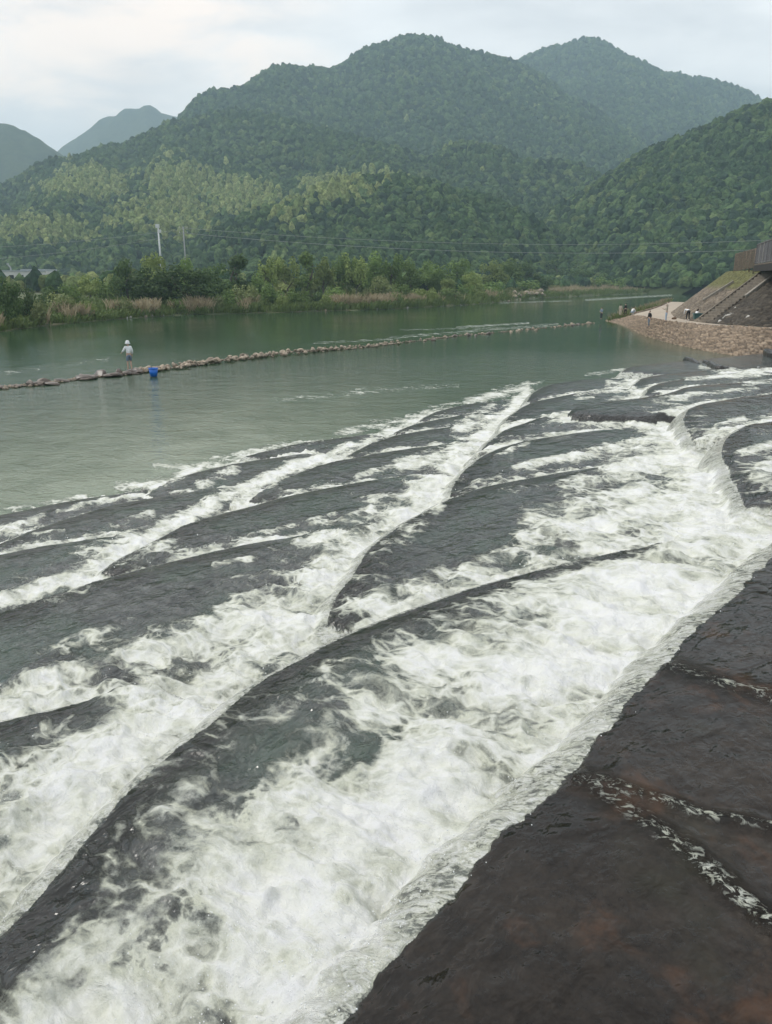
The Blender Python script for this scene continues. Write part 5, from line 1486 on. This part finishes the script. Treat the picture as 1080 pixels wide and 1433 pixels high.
# person in white fishing clothes on the rock line: right hand lifted, one knee forward
wl = line_at(182)
person((wl[0] + 0.05, wl[1] - 0.1, 0.26), 1.74, 0.5, pose(lel=(-.30, .02, 1.15), lwr=(-.36, .18, 1.05), rel=(.22, -.03, 1.10), rwr=(.22, .10, .90), rkn=(.10, .10, .49)), 'white', 'denim', 'person in white hooded top, white hat and denim shorts, barefoot on the low rock line', hair=True, hat='white', sleeve=0.9, short=True, bare_feet=True)
person(ground_at(841, 447, 0.35), 1.65, 2.2, pose(lel=(-.22, .12, 1.12), lwr=(-.1, .32, 1.15), rel=(.22, .1, 1.12), rwr=(.12, .30, 1.12)), 'bluegrey', 'dark', 'person in blue grey top and dark trousers at the far tip of the rock line', long_hair=False)
person(ground_at(867.5, 441.5, 0.9), 1.58, -0.6, pose(), 'cream', 'cream', 'person in pale clothes left of a person in black, near the apron tip', long_hair=True)
person(ground_at(874.5, 441.5, 0.9), 1.68, 0.5, pose(lkn=(-.14, .05, .48), lan=(-.20, .08, .085), rkn=(.12, -.02, .48), ran=(.16, -.08, .085)), 'black', 'black', 'person all in black standing near the apron tip')
CROUCH = pose(pelvis=(0, -.15, .32), chest=(0, .08, .60), neck=(0, .17, .74), head=(0, .22, .84), lsh=(-.17, .1, .68), rsh=(.17, .1, .68), lel=(-.22, .28, .50), rel=(.22, .28, .50), lwr=(-.12, .42, .34), rwr=(.12, .42, .34), lhip=(-.10, -.12, .30), rhip=(.10, -.12, .30), lkn=(-.14, .26, .46), rkn=(.14, .26, .46), lan=(-.12, .02, .085), ran=(.12, .02, .085))
person(ground_at(884.5, 440, 1.4), 1.68, -1.2, CROUCH, 'white', 'lblue', 'person in white crouching at the apron edge, right of the person in black')
person(ground_at(907.5, 457.5, 0.95), 1.68, 1.9, pose(lkn=(-.10, .10, .49), lan=(-.11, .14, .085), rkn=(.10, 0, .48), ran=(.11, -.16, .10), lel=(-.22, -.08, 1.12), lwr=(-.22, .05, .90)), 'black', 'grey', 'person in black jacket and grey trousers walking on the stone apron')
person(ground_at(931.5, 450, 1.7), 1.72, 1.4, pose(lel=(-.26, .02, 1.62), lwr=(-.12, .05, 1.78), rel=(.2, .14, 1.15), rwr=(.1, .3, 1.2)), 'cream', 'lblue', 'person in cream top and pale jeans with long black hair on the path', long_hair=True)
BEND = pose(pelvis=(0, -.12, .93), chest=(0, .22, 1.06), neck=(0, .38, 1.04), head=(0, .48, .98), lsh=(-.17, .28, 1.06), rsh=(.17, .28, 1.06), lel=(-.2, .34, .80), rel=(.2, .34, .80), lwr=(-.14, .44, .58), rwr=(.14, .44, .58), lhip=(-.10, -.10, .88), rhip=(.10, -.10, .88), lkn=(-.13, -.02, .48), rkn=(.13, -.02, .48), lan=(-.15, -.06, .085), ran=(.15, -.06, .085))
person(ground_at(961.5, 448.5, 1.72), 1.75, 0.15, BEND, 'white', 'black', 'person in white top and black trousers bending over beside the green tub')
SIT = pose(pelvis=(0, -.05, .42), chest=(0, .06, .76), neck=(0, .11, .92), head=(0, .15, 1.03), lsh=(-.17, .06, .86), rsh=(.17, .06, .86), lel=(-.22, .2, .62), rel=(.22, .2, .62), lwr=(-.12, .42, .58), rwr=(.12, .42, .58), lhip=(-.1, -.02, .40), rhip=(.1, -.02, .40), lkn=(-.13, .38, .45), rkn=(.13, .38, .45), lan=(-.13, .36, .085), ran=(.13, .36, .085))
sp = ground_at(973.5, 448.5, 1.72)
person(sp, 1.7, -1.3, SIT, 'white', 'lblue', 'person in white top and pale jeans sitting on a stool behind the green tub', long_hair=True)
# stool, tub, bag, bucket
bm = bmesh.new(); add_lathe(bm, [(0.13, 0.36), (0.17, 0.36), (0.17, 0.32), (0.15, 0.30), (0.001, 0.30)], 14); 
M_STOOL = simple_mat('blue_plastic', (0.10, 0.20, 0.34), 0.5, 0.05, 3, 0)
M_TEAL = simple_mat('teal_plastic', (0.045, 0.12, 0.12), 0.45, 0.1, 4, 0.02); M_BLACKP = simple_mat('black_plastic', (0.012, 0.012, 0.013), 0.4, 0.1, 4, 0.02)
stool = empty('stool', sp); tag(stool, 'low blue plastic stool under the sitting person', 'stool')
add_lathe(bm, [(0.001, 0.36), (0.13, 0.36)], 14); bm_obj('seat', bm, M_STOOL, stool, smooth=True)
for k in range(4):
    bm = bmesh.new(); an_ = k * math.pi / 2 + .78; add_tube(bm, [(0.11 * math.cos(an_), 0.11 * math.sin(an_), 0.32), (0.16 * math.cos(an_), 0.16 * math.sin(an_), 0)], 0.02, 6); bm_obj('leg', bm, M_STOOL, stool)
tb = ground_at(980, 449.3, 1.72)
tub = empty('tub', tb, -0.2); tag(tub, 'dark teal plastic tub with a rim on the path below the stairs', 'tub')
bm = bmesh.new()
def frustum(bm, z0, z1, a0, b0_, a1, b1_):
    q = [[bm.verts.new((sx * a, sy * b, z)) for sx, sy in ((-1, -1), (1, -1), (1, 1), (-1, 1))] for z, a, b in ((z0, a0, b0_), (z1, a1, b1_))]
    for k in range(4): bm.faces.new((q[0][k], q[0][(k + 1) % 4], q[1][(k + 1) % 4], q[1][k]))
    return q
q = frustum(bm, 0, 0.72, .62, .36, .72, .44); bm.faces.new(q[0][::-1]); q2 = frustum(bm, 0.72, 0.12, .68, .40, .58, .33); bm.faces.new(q2[1])
bm_obj('tub_body', bm, M_TEAL, tub, bevel=0.03)
for sx, sy, lx, ly in ((0, -.44, 1.52, .07), (0, .44, 1.52, .07), (-.73, 0, .07, .95), (.73, 0, .07, .95)):
    bm = bmesh.new(); add_box(bm, (sx, sy, .73), (lx, ly, .06)); bm_obj('rim', bm, M_TEAL, tub, bevel=0.015)
bm = bmesh.new(); bmesh.ops.create_icosphere(bm, subdivisions=3, radius=0.4)
for v in bm.verts:
    v.co = Vector((v.co.x * 1.1, v.co.y * 0.7, max(v.co.z, -0.25) * 0.95 + 0.25)) * (1 + 0.12 * math.sin(v.co.x * 9 + v.co.z * 7))
bag = bm_obj('bag', bm, M_BLACKP, None, smooth=True); bag.location = (tb[0] + 1.15, tb[1] + 0.2, 1.72); tag(bag, 'black slumped bag on the path at the right end of the green tub', 'bag')
bm = bmesh.new(); bmesh.ops.create_icosphere(bm, subdivisions=2, radius=0.22)
for v in bm.verts: v.co = Vector((v.co.x * 1.2, v.co.y * 0.8, max(v.co.z, -0.12) * 0.7 + 0.1)) * (1 + 0.15 * math.sin(v.co.x * 19 + v.co.y * 15))
sb = bm_obj('sack', bm, simple_mat('brown_sack', (0.16, 0.10, 0.06), 0.9, 0.2, 8, 0.2), None, smooth=True); q = ground_at(943, 447, 1.7); sb.location = q; tag(sb, 'small brown sack lying on the path between the cream dressed and the bending person', 'sack')
bk = on_z(214.5, 527.5, 0.0)
bucket = empty('bucket', (bk[0], bk[1] + 0.1, 0.02)); tag(bucket, 'bright blue bucket standing by the rock line', 'bucket')
M_BLUE = simple_mat('blue_bucket', (0.012, 0.15, 0.62), 0.4, 0.05, 3, 0)
bm = bmesh.new(); add_lathe(bm, [(0.001, 0), (0.20, 0), (0.275, 0.50), (0.255, 0.50), (0.19, 0.04), (0.001, 0.04)], 24); bm_obj('bucket_wall', bm, M_BLUE, bucket, smooth=True)
bm = bmesh.new(); add_lathe(bm, [(0.27, 0.46), (0.295, 0.47), (0.295, 0.51), (0.27, 0.515)], 24); bm_obj('rim', bm, M_BLUE, bucket, smooth=True)
bm = bmesh.new(); add_tube(bm, [(0.285 * math.cos(a_), 0.285 * math.sin(a_) * 0.55 - 0.16 * math.sin(a_) * 0, 0.48 - 0.16 * abs(math.sin(a_))) for a_ in np.linspace(math.pi, 2 * math.pi, 13)], 0.009, 6); bm_obj('handle', bm, M_POLE2, bucket, smooth=True)

# ------------------------------------------------------------------ air
HAZE_D = 0.00031
bm = bmesh.new(); bmesh.ops.create_cube(bm, size=1.0)
hz = bpy.data.objects.new('haze', bpy.data.meshes.new('haze')); bm.to_mesh(hz.data); bm.free(); COL.objects.link(hz)
hz.scale = (8200, 8200, 664); hz.location = (0, 0, 660 / 2 - 2 - 2)
mh = bpy.data.materials.new('haze'); mh.use_nodes = True; nt = mh.node_tree
nt.nodes.remove(nt.nodes['Principled BSDF'])
pv = nt.nodes.new('ShaderNodeVolumePrincipled'); pv.inputs['Color'].default_value = (0.63, 0.84, 1.0, 1); pv.inputs['Density'].default_value = HAZE_D; pv.inputs['Anisotropy'].default_value = 0.2
nt.links.new(pv.outputs[0], nt.nodes['Material Output'].inputs['Volume'])
hz.data.materials.append(mh); tag(hz, kind='stuff')
